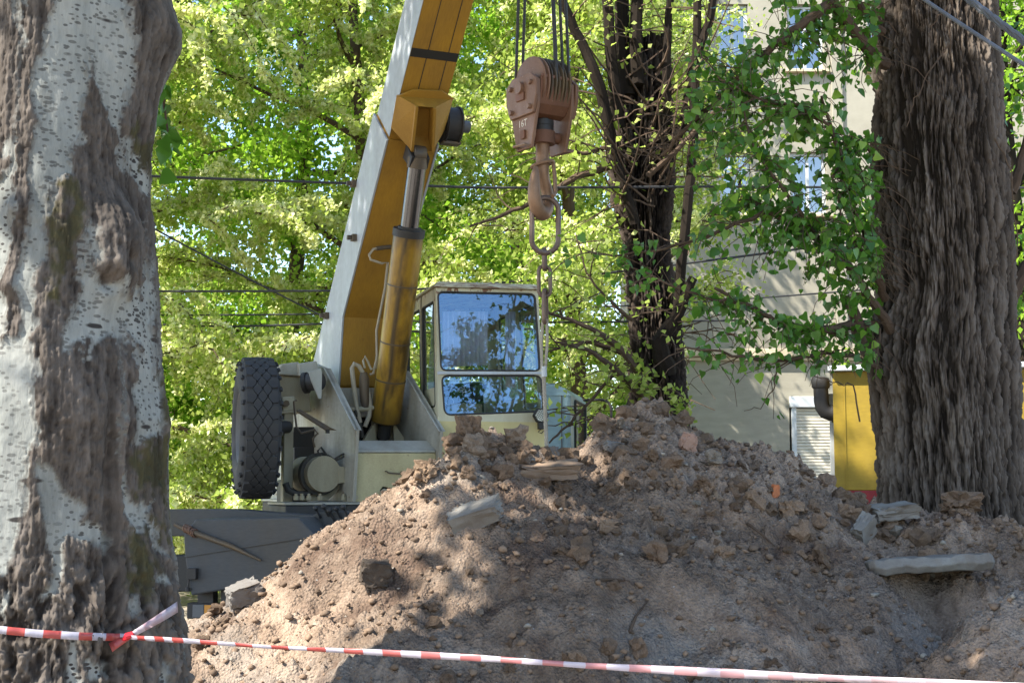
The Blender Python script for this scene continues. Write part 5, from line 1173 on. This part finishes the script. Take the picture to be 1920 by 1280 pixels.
# lever bank
arch = MB().prism([onf(x, y, F0+.42) for x, y in ((578, 975), (584, 966), (598, 960), (645, 958), (668, 962), (682, 974), (682, 990), (578, 990))], CF*.12).build('lever_bank', 'dark_deck', crane, bevel=.008)
for x, y in ((592, 952), (607, 949), (618, 957), (630, 953), (644, 950)):
    bt = onf(x+9, y+18, F0+.41); tp_ = onf(x, y, F0+.36)
    MB().tube([bt, bt.lerp(tp_, .9)], [.011, .008], 8).build('lever', 'black_iron', arch, True)
    me = bpy.data.meshes.new('knob'); bm = bmesh.new(); bmesh.ops.create_icosphere(bm, subdivisions=2, radius=.021, matrix=Matrix.Translation(tp_)); bm.to_mesh(me); bm.free(); finish('lever_knob', me, 'black_iron', arch, True)
# road wheels
def road_wheel(r, f, two=True):
    c = TC(r, f, .55); wm = MB(); lathe(wm, c, CR_, Zv, tyre_prof, 40); o = wm.build('road_wheel', 'rubber', crane, True)
    s = 1 if r > 0 else -1
    rm = MB(); lathe(rm, c, CR_*s, Zv, [(TW-.02, .286), (TW-.05, .25), (.03, .235), (.05, .02)], 24); rm.build('rim', 'rim_grey', o, True)
for f in (-3.4, -2.0, 2.4):
    for r in (-1.03, 1.03): road_wheel(r, f)
# truck cab (light blue)
rc_ = (onf(1071, 800, 0)-CC).dot(CR_); zt = onf(1040, 716, 0).z; ze = onf(1060, 741, 0).z
secs = [(rc_, .95), (rc_-.005, ze), (rc_-.07, zt-.07), (rc_-.22, zt-.005), (rc_-.5, zt+.02)]
prof_ = secs + [(2*(rc_-1.22)-r, z) for r, z in secs[::-1]]
tcab = MB().prism([TC(r, 0, z) for r, z in prof_], CF*1.75).build('truck_cab', 'cab_blue', crane, bevel=.035)
for x in (1052,):
    q = onf(x, 735, 0); MB().prism([TC((q-CC).dot(CR_), -.008, 1.0), TC((q-CC).dot(CR_)+.012, -.008, 1.0), TC((q-CC).dot(CR_)+.012, -.008, ze+.01), TC((q-CC).dot(CR_), -.008, ze+.01)], CF*.01).build('panel_seam', 'rim_grey', tcab)
MB().prism([TC(rc_-2.3, -.01, ze), TC(rc_-.03, -.01, ze), TC(rc_-.03, -.01, ze+.012), TC(rc_-2.3, -.01, ze+.012)], CF*.012).build('drip_rail', 'cab_blue', tcab)
sw_ = MB().loop(rounded([TC(rc_+.004, .35, ze-.04), TC(rc_+.004, 1.45, ze-.04), TC(rc_+.004, 1.45, ze-.62), TC(rc_+.004, .35, ze-.62)], .06), .018, 6).build('side_window', 'black_iron', tcab, True)
MB().add(rounded([TC(rc_+.003, .35, ze-.04), TC(rc_+.003, 1.45, ze-.04), TC(rc_+.003, 1.45, ze-.62), TC(rc_+.003, .35, ze-.62)], .06), [tuple(range(24))]).build('pane', 'house_glass', sw_)
rwin = rounded([TC(-.8, -.012, ze-.08), TC(.5, -.012, ze-.08), TC(.5, -.012, ze-.5), TC(-.8, -.012, ze-.5)], .06)
rw_ = MB().loop(rwin, .015, 6).build('rear_window', 'black_iron', tcab, True); MB().add(rwin, [tuple(range(len(rwin)))]).build('pane', 'house_glass', rw_)
mp = [onf(x, y, 1.5) for x, y in ((1085, 749), (1100, 750), (1130, 749), (1141, 754), (1146, 764), (1146, 800), (1146, 830))]
mi = MB().tube(mp, .017, 10).build('mirror_arm', 'black_iron', tcab, True)
mc = [onf(x, y, 1.46) for x, y in ((1119, 785), (1143, 785), (1143, 835), (1119, 835))]
MB().prism(rounded(mc, .025), CF*.06).build('mirror_housing', 'black_iron', mi, bevel=.005)
MB().add([p-CF*.003 for p in rounded([mc[0].lerp(mc[2], .06), mc[1].lerp(mc[3], .06), mc[2].lerp(mc[0], .06), mc[3].lerp(mc[1], .06)], .02)], [tuple(range(24))]).build('mirror_glass', 'mirror_glass', mi)

# ================================================================== HOOK BLOCK AND SLING
HZ = onu(1017, 283, uc).z; HS = (HP-CAM).length; px_m = F/HP.y
hb = thing('hook_block', 'rusty hook block with four sheaves hanging on steel ropes', 'hook block', (HP.x, HP.y, HZ), R(33))
def HB(x, y, z): return Vector((HP.x, HP.y, HZ)) + Matrix.Rotation(R(33), 3, 'Z') @ Vector((x, y, z))
k_ = px_m/300.0; sc_ = 1.0/k_*300/300
S = 176/px_m/.57                                     # real size from the photographed height
def hp_(x, y, z): return HB(x*S, y*S, z*S)
for s in (-1, 1):
    x0 = s*.115
    pl = MB().prism([hp_(x0, y, z) for y, z in ((-.075, -.01), (.085, -.01), (.155, .26), (.155, .40), (.09, .44), (-.09, .44), (-.15, .40), (-.15, .26))], hp_(s*.022, 0, 0)-hp_(0, 0, 0)).build('cheek_plate', 'rust_pale', hb, bevel=.005)
    MB().prism([hp_(x0+s*.0225, y, z) for y, z in ((-.125, .195), (.125, .195), (.17, .30), (.17, .40), (.10, .45), (-.10, .45), (-.165, .40), (-.165, .30))], hp_(s*.022, 0, 0)-hp_(0, 0, 0)).build('outer_plate', 'rust_pale', pl, bevel=.005)
    for (y, z, r, h_) in ((.0, .37, .038, .025), (.11, .385, .017, .02), (-.11, .385, .017, .02), (.10, .235, .017, .02), (-.10, .235, .017, .02)):
        MB().cyl(hp_(x0+s*.0445, y, z), hp_(x0+s*(.0445+h_), y, z), r*S, 6 if r < .03 else 20).build('bolt', 'rust_pale', pl, bevel=.002)
    MB().box(0, 1, 0, 1, 0, 1, lambda p: hp_(x0+s*(.045+p.x*.012), -.045+p.y*.09, .29+p.z*.05)).build('keeper_plate', 'rust_red', pl, bevel=.003)
    MB().prism([hp_(x0+s*.0225, y, z) for y, z in ((-.02, .055), (.02, .055), (.024, .08), (.02, .11), (-.02, .11), (-.024, .08))], hp_(s*.015, 0, 0)-hp_(0, 0, 0)).build('lower_keeper', 'rust_red', pl, bevel=.003)
    MB().tube([hp_(x0+s*.01, -.06, .0), hp_(x0+s*.06, -.07, .005), hp_(x0+s*.065, .05, .012), hp_(x0+s*.01, .06, .005)], .009*S, 7).build('wire_tie', 'hook_steel', pl, True)
fc = bpy.data.curves.new('capacity', 'FONT'); fc.body = '16T'; fc.size = .062*S; fc.extrude = .0006; fc.align_x = 'CENTER'
tmp = bpy.data.objects.new('capacity', fc); C.objects.link(tmp); dg = bpy.context.evaluated_depsgraph_get()
me = bpy.data.meshes.new_from_object(tmp.evaluated_get(dg)); bpy.data.objects.remove(tmp)
me.materials.clear()
mw = Matrix.Translation(hp_(-.1385, .012, .135)) @ Matrix.Rotation(R(33), 4, 'Z') @ Matrix.Rotation(R(-90), 4, 'Z') @ Matrix.Rotation(R(90), 4, 'X')
me.transform(mw); finish('capacity_mark', me, 'white_letter', hb)
for i, x in enumerate((-.078, -.026, .026, .078)):
    shv = MB(); lathe(shv, hp_(x, 0, .40), (hp_(1, 0, 0)-hp_(0, 0, 0)).normalized(), Zv, [(-.022*S, .02*S), (-.022*S, .165*S), (-.018*S, .178*S), (-.012*S, .176*S), (-.006*S, .155*S), (.006*S, .155*S), (.012*S, .176*S), (.018*S, .178*S), (.022*S, .165*S), (.022*S, .02*S)], 40)
    shv.build('sheave', 'rust_pale' if i == 0 else 'greasy_steel', hb, True)
MB().cyl(hp_(-.15, 0, .40), hp_(.15, 0, .40), .03*S, 16).build('sheave_pin', 'rust_red', hb, True)
gd = [(-.155, .425), (-.150, .33), (-.125, .26), (-.08, .21), (-.03, .195)]
gp = MB()
for (y0, z0), (y1, z1) in zip(gd, gd[1:]):
    gp.hexa([hp_(-.114, y0, z0), hp_(.114, y0, z0), hp_(.114, y1, z1), hp_(-.114, y1, z1), hp_(-.114, y0+.008, z0+.004), hp_(.114, y0+.008, z0+.004), hp_(.114, y1+.008, z1+.006), hp_(-.114, y1+.008, z1+.006)])
gp.box(0, 1, 0, 1, 0, 1, lambda p: hp_(-.114+p.x*.228, -.163+p.y*.012, .415+p.z*.02)).build('rope_guard', 'rust_red', hb, bevel=.002)
MB().cyl(hp_(-.115, 0, .09), hp_(.115, 0, .09), .035*S, 16).cyl(hp_(0, 0, .04), hp_(0, 0, .118), .078*S, 28).build('crosshead', 'rust_red', hb, True)
MB().cyl(hp_(0, 0, .119), hp_(0, 0, .152), .07*S, 28).cyl(hp_(0, 0, .154), hp_(0, 0, .186), .07*S, 28).cyl(hp_(0, 0, .186), hp_(0, 0, .20), .045*S, 8).build('hook_nut', 'rope_steel', hb, True)
# the hook itself, seen almost edge-on
ha = R(50)
def HK(y, z): return Vector((HP.x, HP.y, HZ)) + Vector((math.cos(ha)*-y*.75, -math.sin(ha)*y, z))*S   # plane of the hook
hk = [(0, .06), (0, -.06), (0, -.12), (-.02, -.18), (-.06, -.25), (-.065, -.32), (-.02, -.385), (.05, -.385), (.10, -.33), (.112, -.25), (.10, -.17), (.085, -.115)]
hr = [.045, .042, .040, .036, .038, .043, .047, .046, .044, .038, .028, .012]
def crv(P, r, n=3):
    q, rr = [], []
    for i in range(len(P)-1):
        p0, p1, p2, p3 = P[max(i-1, 0)], P[i], P[i+1], P[min(i+2, len(P)-1)]
        for k in range(n):
            t = k/n; q.append(.5*((2*p1)+(p2-p0)*t+(2*p0-5*p1+4*p2-p3)*t*t+(3*p1-p0-3*p2+p3)*t**3)); rr.append(r[i]+(r[i+1]-r[i])*t)
    q.append(P[-1]); rr.append(r[-1]); return q, rr
q, rr = crv([HK(y, z) for y, z in hk], [x*S for x in hr])
hook = MB().tube(q, rr, 16).build('hook', 'hook_steel', hb, True)
MB().loop([HK(0, -.085)+Vector((math.cos(t)*.066, math.sin(t)*.066, .018*math.cos(t)))*S for t in np.linspace(0, 2*PI, 17)[:-1]], .012*S, 7).build('latch_ring', 'hook_steel', hook, True)
MB().tube([HK(0, -.085)+Vector((.066, 0, .02))*S, HK(.0, -.16)+Vector((.075, -.01, 0))*S, HK(.02, -.27)+Vector((.088, -.02, 0))*S, HK(.05, -.30)+Vector((.085, -.03, 0))*S], .013*S, 7).build('latch', 'hook_steel', hook, True)
# ropes up to the boom head
ROP = [-.098, -.05, .0, .05, .095]
for i, x in enumerate(ROP):
    for yy in ((-.155,) if i in (2, 3, 4) else (.155,)):
        a = hp_(x, yy, .40); b = Vector((hs.x, hs.y, hs.z)) + Uv*(BWID*.5+x*.9*S) - Wv*yy*S*.2
        MB().tube([a, b], .013*S if i == 2 else .0095*S, 8).build('rope', 'rope_steel', hb, True)
# ---- chain sling on the hook
cs = thing('chain_sling', 'chain and rope sling hanging from the crane hook into the dirt pile', 'sling', (HP.x, HP.y, 1.5))
def link(c, L, Wd, r, rot, tilt=0.0, name='link'):
    pts = []
    for t in np.linspace(0, 2*PI, 29)[:-1]:
        x = math.cos(t)*Wd/2; z = math.sin(t)*Wd/2 + (L-Wd)/2*(1 if math.sin(t) > 0 else -1)
        pts.append(c + Vector((x*math.cos(rot)+z*math.sin(tilt), x*math.sin(rot), z*math.cos(tilt))))
    return MB().loop(pts, r, 9).build(name, 'chain_steel', cs, True)
def hpx(x, y): return at(x, y, HP.y)
bot = HK(.02, -.385)
u_ = 1/px_m
link(hpx(1022, 424)+Vector((0, -.03*S, 0)), 106*u_, 52*u_, 5.2*u_, R(12), .02, 'oval_link')
link(hpx(1021, 486), 38*u_, 13*u_, 4.2*u_, R(80), 0, 'shackle')
link(hpx(1021, 527), 58*u_, 23*u_, 3.8*u_, R(15), 0, 'link')
link(hpx(1022, 574), 62*u_, 16*u_, 4.0*u_, R(70), 0, 'link')
for dx, e in ((-2.5, 1024), (4, 1026)):
    q = [hpx(1021+dx, 598), hpx(1018+dx*1.2, 640), hpx(1019+dx*1.0, 690)] if dx < 0 else [hpx(1023+dx*.6, 598), hpx(1022+dx, 640), hpx(1021+dx*.4, 690)]
    MB().tube(q, 3.0*u_, 8).build('rope_strand', 'sling_rope', cs, True)
nb = 46; sp_ = MB()
for ph in (0, 2.09, 4.19):
    sp_.tube([hpx(1019+7*(i/nb), 690+i/nb*175)+Vector((math.cos(i*1.1+ph), math.sin(i*1.1+ph), 0))*2.0*u_ for i in range(nb+1)], 2.3*u_, 6)
sp_.build('laid_rope', 'sling_rope', cs, True)
MB().cyl(hpx(1020, 687), hpx(1020.5, 706), 5.2*u_, 16).build('ferrule', 'pale_metal', cs, True)

# ================================================================== DIRT PILE
def apex(px, py, d, k): p = at(px, py, d); return (p.x, p.y, p.z, k)
AP = [apex(872, 822, 6.95, .745), apex(925, 815, 7.0, .76), apex(985, 824, 7.0, .76), apex(1045, 842, 7.1, .74), apex(1130, 818, 7.25, .74), apex(1190, 785, 7.45, .74), apex(1238, 758, 7.6, .72), apex(1300, 800, 7.7, .68),
      apex(1400, 850, 7.9, .66), apex(1468, 882, 8.0, .68), apex(1520, 935, 8.0, .7), apex(1640, 962, 7.6, .55), apex(1740, 970, 7.5, .6), apex(1800, 955, 7.6, .66), apex(1870, 965, 7.6, .66), apex(1960, 990, 7.5, .66), apex(2100, 985, 7.3, .66), apex(2300, 1000, 7.0, .66), apex(1960, 1120, 5.7, .62), apex(2150, 1060, 5.6, .6)]
# the ridge bulges so that the face below the peaks is convex, as dumped soil is
def pile_h(X, Y):
    wx_ = X + .10*pn(X*1.7, Y*1.7, 3); wy_ = Y + .10*pn(X*1.7+7, Y*1.7, 5); h = np.full(X.shape, -1.0)
    for ax, ay, az, k in AP:
        d = np.sqrt((wx_-ax)**2+(wy_-ay)**2+.006)
        c = az - k*d + .03; h = np.logaddexp(h*22, c*22)/22
    return h
def pile_full(X, Y):
    h = pile_h(X, Y)
    big = fbm(X*2.2, Y*2.2, 1.0, 4); c1, v1 = worley(X*7+1.2*pn(X*5, Y*5), Y*7+1.2*pn(X*5+3, Y*5), 1); c2, v2 = worley(X*17, Y*17, 2)
    rough = smooth(.05, .7, fbm(X*1.1+3, Y*1.1, 9, 3)+.6*smooth(1.2, 1.75, h)+.2*smooth(.3, 1.6, X)*smooth(.8, 1.2, h))
    c3, v3 = worley(X*33, Y*33, 4); clod = np.sqrt(np.clip(.55-c1, 0, 1))*(v1 > .55)*.075*(.1+rough)*(.6+.5*fbm(X*14, Y*14, 1, 3)) + np.sqrt(np.clip(.5-c2, 0, 1))*(v2 > .3)*.032*(.12+rough) + np.sqrt(np.clip(.5-c3, 0, 1))*(v3 > .4)*.014*(.2+rough)
    crack = -np.abs(fbm(X*5, Y*5, 4, 4))*.05
    runnel = .014*fbm(X*9+2*pn(X*2, Y*2), Y*2.0, 6, 3)
    ter = fbm(X*3.1+.5*h, Y*1.2+2.0*h, 8, 3); d = .075*big + .03*ter + clod + crack*rough + runnel*(1-rough) + .024*fbm(X*22, Y*22, 2, 4, .68)
    return h + d*smooth(-.05, .25, h), rough, h
xs = np.arange(-3.0, 4.9, .0135); ys = np.concatenate([np.arange(4.1, 8.3, .0135), np.arange(8.3, 11.0, .05)])
X, Y = np.meshgrid(xs, ys); Zp, rough, base = pile_full(X, Y)
# hollow washed out under the concrete slab
sc0 = at(1760, 1072, 6.75)
hol = np.exp(-(((X-sc0.x-.05)/.26)**2+((Y-sc0.y+.02)/.14)**2)**2); Zp = Zp - .16*hol
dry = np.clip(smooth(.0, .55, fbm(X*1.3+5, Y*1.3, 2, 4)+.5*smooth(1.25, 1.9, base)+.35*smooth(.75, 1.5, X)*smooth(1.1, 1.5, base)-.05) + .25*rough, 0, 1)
Zp = np.where(Zp < -.03, -.03, Zp)
keep = (Zp[:-1, :-1] > -.025) | (Zp[1:, 1:] > -.025) | (Zp[:-1, 1:] > -.025) | (Zp[1:, :-1] > -.025)
fc_ = grid_faces(len(xs), len(ys)).reshape(len(ys)-1, len(xs)-1, 4)[keep]
used = np.zeros(X.size, bool); used[fc_.ravel()] = True; idx = np.cumsum(used)-1
Vp = np.stack([X, Y, Zp], -1).reshape(-1, 3)[used]
pile = thing('dirt_pile', 'large heap of freshly dug brown soil and clods in front of the crane', 'dirt pile', (.3, 7.0, 0))
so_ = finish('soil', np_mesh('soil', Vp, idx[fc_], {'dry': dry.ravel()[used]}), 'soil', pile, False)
def hz_(x, y):
    i = int(np.clip(np.searchsorted(xs, x), 1, len(xs)-1)); j = int(np.clip(np.searchsorted(ys, y), 1, len(ys)-1)); return float(Zp[j, i])
def on_pile(px, py, lo=4.3, hi=8.6):
    """first place along the view ray where it meets the heap"""
    prev = None
    for d in np.arange(lo, hi, .02):
        p = at(px, py, d)
        if p.z <= hz_(p.x, p.y): return p
    return None
def lump(seed, sub=2, rough_=.28, sq=(1, 1, 1), flat=0.0):
    bm = bmesh.new(); bmesh.ops.create_icosphere(bm, subdivisions=sub, radius=1)
    for v in bm.verts:
        n_ = mnoise.fractal(v.co*1.1+Vector((seed*7.3, seed*3.1, 0)), 1, 2, 3) if hasattr(mnoise, 'fractal') else 0
        c_ = mnoise.cell(v.co*1.6+Vector((seed, 0, 0)))
        f_ = mnoise.fractal(v.co*4.0+Vector((seed, 5, 1)), 1, 2, 3)
        v.co *= max(.35, 1+rough_*n_+.22*(c_-.5)+.16*f_*(rough_/.4))
        if flat:
            for i in range(3): v.co[i] = max(-flat, min(flat, v.co[i]))
            v.co *= 1+.10*f_+.10*n_
        v.co = Vector((v.co.x*sq[0], v.co.y*sq[1], v.co.z*sq[2]))
    me = bpy.data.meshes.new('lump'); bm.to_mesh(me); bm.free(); return me
def with_tint(me, v):
    a = me.attributes.new('tint', 'FLOAT', 'POINT'); a.data.foreach_set('value', np.full(len(me.vertices), v, np.float32)); return me
lum = [with_tint(lump(i, 3 if i < 5 else 2, .55+.1*(i % 3), (1, .85, .7), .0), 0) for i in range(10)]
for me in lum:
    me.materials.append(M['clod']); me.name = 'clod'
ipile = pile.matrix_basis.inverted(); nclod = 0; tries = 0
while nclod < 290 and tries < 5000:
    tries += 1
    u1 = rng.random()
    if u1 < .45: px, py = 1040+rng.random()*520, 760+rng.random()*290
    elif u1 < .6: px, py = 1520+rng.random()*400, 940+rng.random()*140
    elif u1 < .75: px, py = 840+rng.random()*220, 790+rng.random()*130
    else: px, py = 350+rng.random()*1570, 900+rng.random()*380
    p = on_pile(px, py)
    if p is None: continue
    s = (.012+.042*rng.random()**2.6)*(1.25 if u1 < .75 else .85)
    if nclod < 46:                                     # larger lumps along the crest
        a_i = AP[rng.integers(0, 16)]; p = Vector((a_i[0]+rng.normal()*.16, a_i[1]-abs(rng.normal())*.16, 0)); s = .030+.034*rng.random()
    o = bpy.data.objects.new('clod', lum[rng.integers(10)]); C.objects.link(o); o.parent = pile
    o.matrix_basis = ipile @ Matrix.Translation((p.x, p.y, hz_(p.x, p.y)+s*.12)) @ Matrix.Rotation(rng.random()*6.28, 4, 'Z') @ Matrix.Rotation(rng.random()*6.28, 4, 'X') @ Matrix.Scale(s, 4); nclod += 1
# crumbs: too many and too small to count
nC = 15000; cx_ = -2.3+rng.random(nC)*6.6; cy_ = 4.6+rng.random(nC)*3.6
jx = np.clip(np.searchsorted(xs, cx_), 0, len(xs)-1); jy = np.clip(np.searchsorted(ys, cy_), 0, len(ys)-1); cz_ = Zp[jy, jx]
ok = (cz_ > .05) & (rng.random(nC) < .6+.4*rough[jy, jx]); cx_, cy_, cz_ = cx_[ok], cy_[ok], cz_[ok]; n = len(cx_)
bm = bmesh.new(); bmesh.ops.create_icosphere(bm, subdivisions=1, radius=1); iv = np.array([v.co[:] for v in bm.verts]); if_ = np.array([[v.index for v in f.verts] for f in bm.faces]); bm.free()
sz = .0035+.015*rng.random(n)**3
V = np.stack([cx_, cy_, cz_+sz*.4], -1)[:, None]+(iv[None]*(1+.35*rng.normal(size=(n, len(iv), 1))).clip(.5, 1.5))*sz[:, None, None]*np.array([1.1, 1, .8])
Fc = (if_[None]+(np.arange(n)*len(iv))[:, None, None]).reshape(-1, 3)
finish('crumbs', np_mesh('crumbs', V.reshape(-1, 3), Fc, {'tint': np.repeat(.72*rng.random(n)**1.4, len(iv))}), 'clod', pile)['kind'] = 'stuff'
# ---- single stones and slabs that lie on the heap
def stone(px, py, w_px, h_px, mat, name, label, cat, dep=.8, rz=0.0, rx=0.0, ry=0.0, flat=.62, seed=1, sink=.25, rough_=.18, grp=None):
    p = on_pile(px, py)
    if p is None: return
    k = p.y/F; w_, h_ = w_px*k/2, h_px*k/2
    me = lump(seed, 4, rough_, (1, 1, 1), flat)
    for v in me.vertices: v.co *= 1+.05*mnoise.fractal(v.co*6+Vector((seed, 0, 0)), 1, 2, 4)+.05*(mnoise.cell(v.co*3.5)-.5)
    me.transform(Matrix.Diagonal((w_/flat, w_*dep/flat, h_/flat, 1)))
    me.materials.append(M[mat]); me.polygons.foreach_set('use_smooth', np.ones(len(me.polygons), bool)); me.set_sharp_from_angle(angle=R(28))
    o = bpy.data.objects.new(name, me); C.objects.link(o); o.matrix_basis = Matrix.Translation((p.x, p.y+w_*dep*.05, hz_(p.x, p.y)+h_*(1-2*sink)+.006)) @ Matrix.Rotation(rz, 4, 'Z') @ Matrix.Rotation(ry, 4, 'Y') @ Matrix.Rotation(rx, 4, 'X')
    return tag(o, label, cat, grp)
stone(1030, 893, 112, 26, 'stone_tan', 'stone_slab', 'flat tan stone slab lying near the top of the heap', 'stone', .6, .05, .2, -.05, .55, 3)
stone(878, 828, 44, 46, 'clod', 'boulder', 'rounded tan boulder perched on the crest of the heap below the cab', 'boulder', .9, .3, 0, 0, .8, 5, .12, .3)
stone(798, 900, 44, 40, 'clod', 'earth_lump', 'crumbly earth lump on the left shoulder of the heap', 'earth lump', .9, .3, 0, 0, .85, 6, .2, .4)
stone(893, 978, 96, 34, 'concrete', 'concrete_chunk', 'pale flat concrete chunk bedded in the upper left face of the heap', 'concrete', .5, -.25, .5, -.30, .5, 8, .40)
stone(702, 1098, 52, 42, 'asphalt_lump', 'asphalt_lump', 'black topped asphalt lump half buried in the heap', 'asphalt', .8, .3, .2, .1, .6, 9, .2)
stone(456, 1134, 60, 40, 'stone_grey', 'grey_rock', 'grey rock at the foot of the heap beside the reflector bumper', 'rock', .8, .4, .2, -.3, .6, 11, .1)
stone(1290, 845, 30, 34, 'stone_pink', 'pink_stone', 'smooth pink stone below the highest peak of the heap', 'stone', .7, .3, 0, .2, .7, 12, .2)
stone(1454, 935, 14, 26, 'brick_orange', 'brick_fragment', 'bright orange brick fragment in the dry clods', 'brick', .8, .3, 0, .2, .6, 13, .15)
stone(1140, 996, 34, 26, 'stone_tan', 'tan_stone', 'yellowish stone embedded in the middle of the dark face', 'stone', .6, .3, .3, .1, .75, 14, .35)
stone(1672, 985, 84, 26, 'concrete', 'concrete_fragment', 'pale concrete fragment lying on top of the slab mound', 'concrete', .8, .2, .1, -.12, .5, 15, .2)
stone(1620, 1012, 52, 40, 'concrete', 'concrete_shard', 'tilted pale concrete shard left of the flat fragment', 'concrete', .5, .7, .3, -.6, .5, 16, .25)
stone(1034, 860, 26, 22, 'stone_grey', 'grey_stone', 'grey stone where the sling rope meets the heap', 'stone', .8, .2, 0, 0, .7, 17, .2)
stone(1150, 850, 36, 18, 'stone_grey', 'flat_grey_stone', 'flat grey stone between the two peaks of the heap', 'stone', .7, .5, .2, .1, .6, 18, .2)
stone(1800, 960, 74, 40, 'clod', 'tan_clod', 'big dry tan clod at the foot of the brown trunk', 'earth lump', .9, .3, 0, 0, .85, 19, .2, .45)
# the long concrete slab jutting out of the right mound
sb = MB(); p = sc0; L2 = (at(1858, 1060, 6.7)-at(1620, 1060, 6.7)).length/2; p = p-Vector((.035, -.03, .02))
nx = 26; top_ = []; bot_ = []
for j in range(2):
    pass
def slab_pt(i, y, z):
    t = i/(nx-1)*2-1; x = t*L2; return Vector((p.x, p.y, p.z+.055)) + Matrix.Rotation(R(-3), 3, 'Y') @ Vector((x, y + .018*mnoise.noise((i*.45, z*9, 2))*(y < 0), z + .012*mnoise.noise((i*.5, y*3, z*9))))
ring = []
for i in range(nx):
    e = .03 if i in (0, nx-1) else 0
    ring += [slab_pt(i, -.06+e, -.036+e*.4), slab_pt(i, -.085+e, .0), slab_pt(i, -.06+e, .038-e*.4), slab_pt(i, .32, .02), slab_pt(i, .32, -.06)]
sb.add(ring, [(i*5+k, i*5+(k+1) % 5, (i+1)*5+(k+1) % 5, (i+1)*5+k) for i in range(nx-1) for k in range(5)]+[(0, 1, 2, 3, 4), tuple((nx-1)*5+k for k in (4, 3, 2, 1, 0))])
tag(sb.build('concrete_slab', 'concrete', None, False, .006), 'long broken concrete slab jutting over a dark hollow in the heap', 'concrete')
# roots and sticks
for j, pts in enumerate(([(1400, 985), (1425, 1003), (1452, 1028)], [(1118, 1092), (1150, 1090), (1180, 1094)], [(1180, 1190), (1192, 1160), (1215, 1130)])):
    q = [on_pile(x, y) for x, y in pts]
    if all(q): tag(MB().tube([p+Vector((0, -.01, .012)) for p in q], [.007, .006, .003], 6).build('broken_root', 'bark_twig', None, True), ['pale broken root lying below the dry clods', 'short stick stuck flat in the middle of the dark soil face', 'thin root poking from the lower soil face'][j], 'root')

# ================================================================== BARRIER TAPE
def tape(pts, wd, tw_fn, name, parent, u0=0.0, n=14, period=.12, fade=0.0):
    q = []; 
    for i in range(len(pts)-1):
        for k in range(n): q.append(pts[i].lerp(pts[i+1], k/n))
    q.append(pts[-1]); V = []; al = []; s = u0
    for i, c in enumerate(q):
        d = (q[min(i+1, len(q)-1)]-q[max(i-1, 0)]).normalized(); a = d.cross(Vector((0, -1, 0))).normalized(); b = d.cross(a); th = tw_fn(i/(len(q)-1))
        w1 = a*math.cos(th)+b*math.sin(th); w_ = wd(i/(len(q)-1))
        for e in (-.5, 0, .5): V.append(c+w1*w_*e+b*(.004*math.sin(i*1.3) if e == 0 else 0)); al.append(s/period)
        if i < len(q)-1: s += (q[i+1]-c).length
    fd = [min(.85, max(0, fade*(i/(len(q)-1)-.25)*1.6, (fade > 2)*.7)) for i in range(len(q)) for e in range(3)]
    me = np_mesh(name, [tuple(v) for v in V], grid_faces(3, len(q)), {'along': al, 'fade': fd}); o = finish(name, me, 'tape_print', parent, True)
    sm = o.modifiers.new('thickness', 'SOLIDIFY'); sm.thickness = .0006
    return s
tp0 = thing('barrier_tape', 'red and white barrier tape tied round the white trunk and stretched across', 'tape', (lcx+.3, LY-.4, 1.1))
kn = at(238, 1194, 4.12)
zt0 = kn.z
# around the trunk, in front of the bark
arc = []
for px, py in ((-330, 1172), (-200, 1174), (-90, 1177), (0, 1180), (70, 1187), (150, 1192), (215, 1194), (240, 1194)):
    d0 = LY
    for d in np.arange(3.9, 4.7, .01):
        q = at(px, py, d); r = math.hypot(q.x-lcx, q.y-LY)
        if r < float(L_R(np.array([math.atan2(q.y-LY, q.x-lcx)]), np.array([q.z]))[0])+.05: d0 = d; break
    arc.append(at(px, py, d0-.004))
tape(arc, lambda t: .022, lambda t: .15*math.sin(t*7), 'wrapped_strip', tp0, 0, 10, .10)
kn = arc[-1]
up_end = at(333, 1137, kn.y+.16)
tape([kn, at(270, 1176, kn.y+.0), at(300, 1158, kn.y+.06), up_end], lambda t: .014+.020*t, lambda t: .2+.5*t, 'loose_end', tp0, .03, 8, .17, 3)
tape([kn, at(222, 1204, kn.y-.01), at(207, 1213, kn.y-.01)], lambda t: .018+.012*t, lambda t: .3, 'loose_end', tp0, .11, 6, .2)
RPX = [(240, 1194, kn.y), (340, 1200, 4.02), (500, 1212, 3.9), (700, 1222, 3.75), (900, 1233, 3.6), (1100, 1247, 3.45), (1300, 1258, 3.3), (1500, 1268, 3.15), (1650, 1275, 3.05), (1900, 1288, 2.9), (2250, 1305, 2.7)]
tape([at(*r) for r in RPX], lambda t: .012+.008*t+.003*math.sin(t*23), lambda t: .25*math.sin(t*9)+.15, 'stretched_strip', tp0, 0, 10, .117, .9)
MB().tube([kn+Vector((-.012, -.004, -.006)), kn+Vector((0, -.014, .004)), kn+Vector((.012, -.006, .008)), kn+Vector((.02, .0, 0))], [.006, .011, .010, .005], 8).build('knot', 'reflector_red', tp0, True)
e = at(2250, 1305, 2.7)
tag(MB().cyl((e.x, e.y, 0), (e.x, e.y, e.z+.12), .012, 10).loop([Vector((e.x, e.y, e.z+.16))+Vector((math.cos(t), 0, math.sin(t)))*.035 for t in np.linspace(0, 2*PI, 13)[:-1]], .008).build('steel_stake', 'greasy_steel', None, True), 'steel stake with a ring holding the far end of the barrier tape', 'stake')
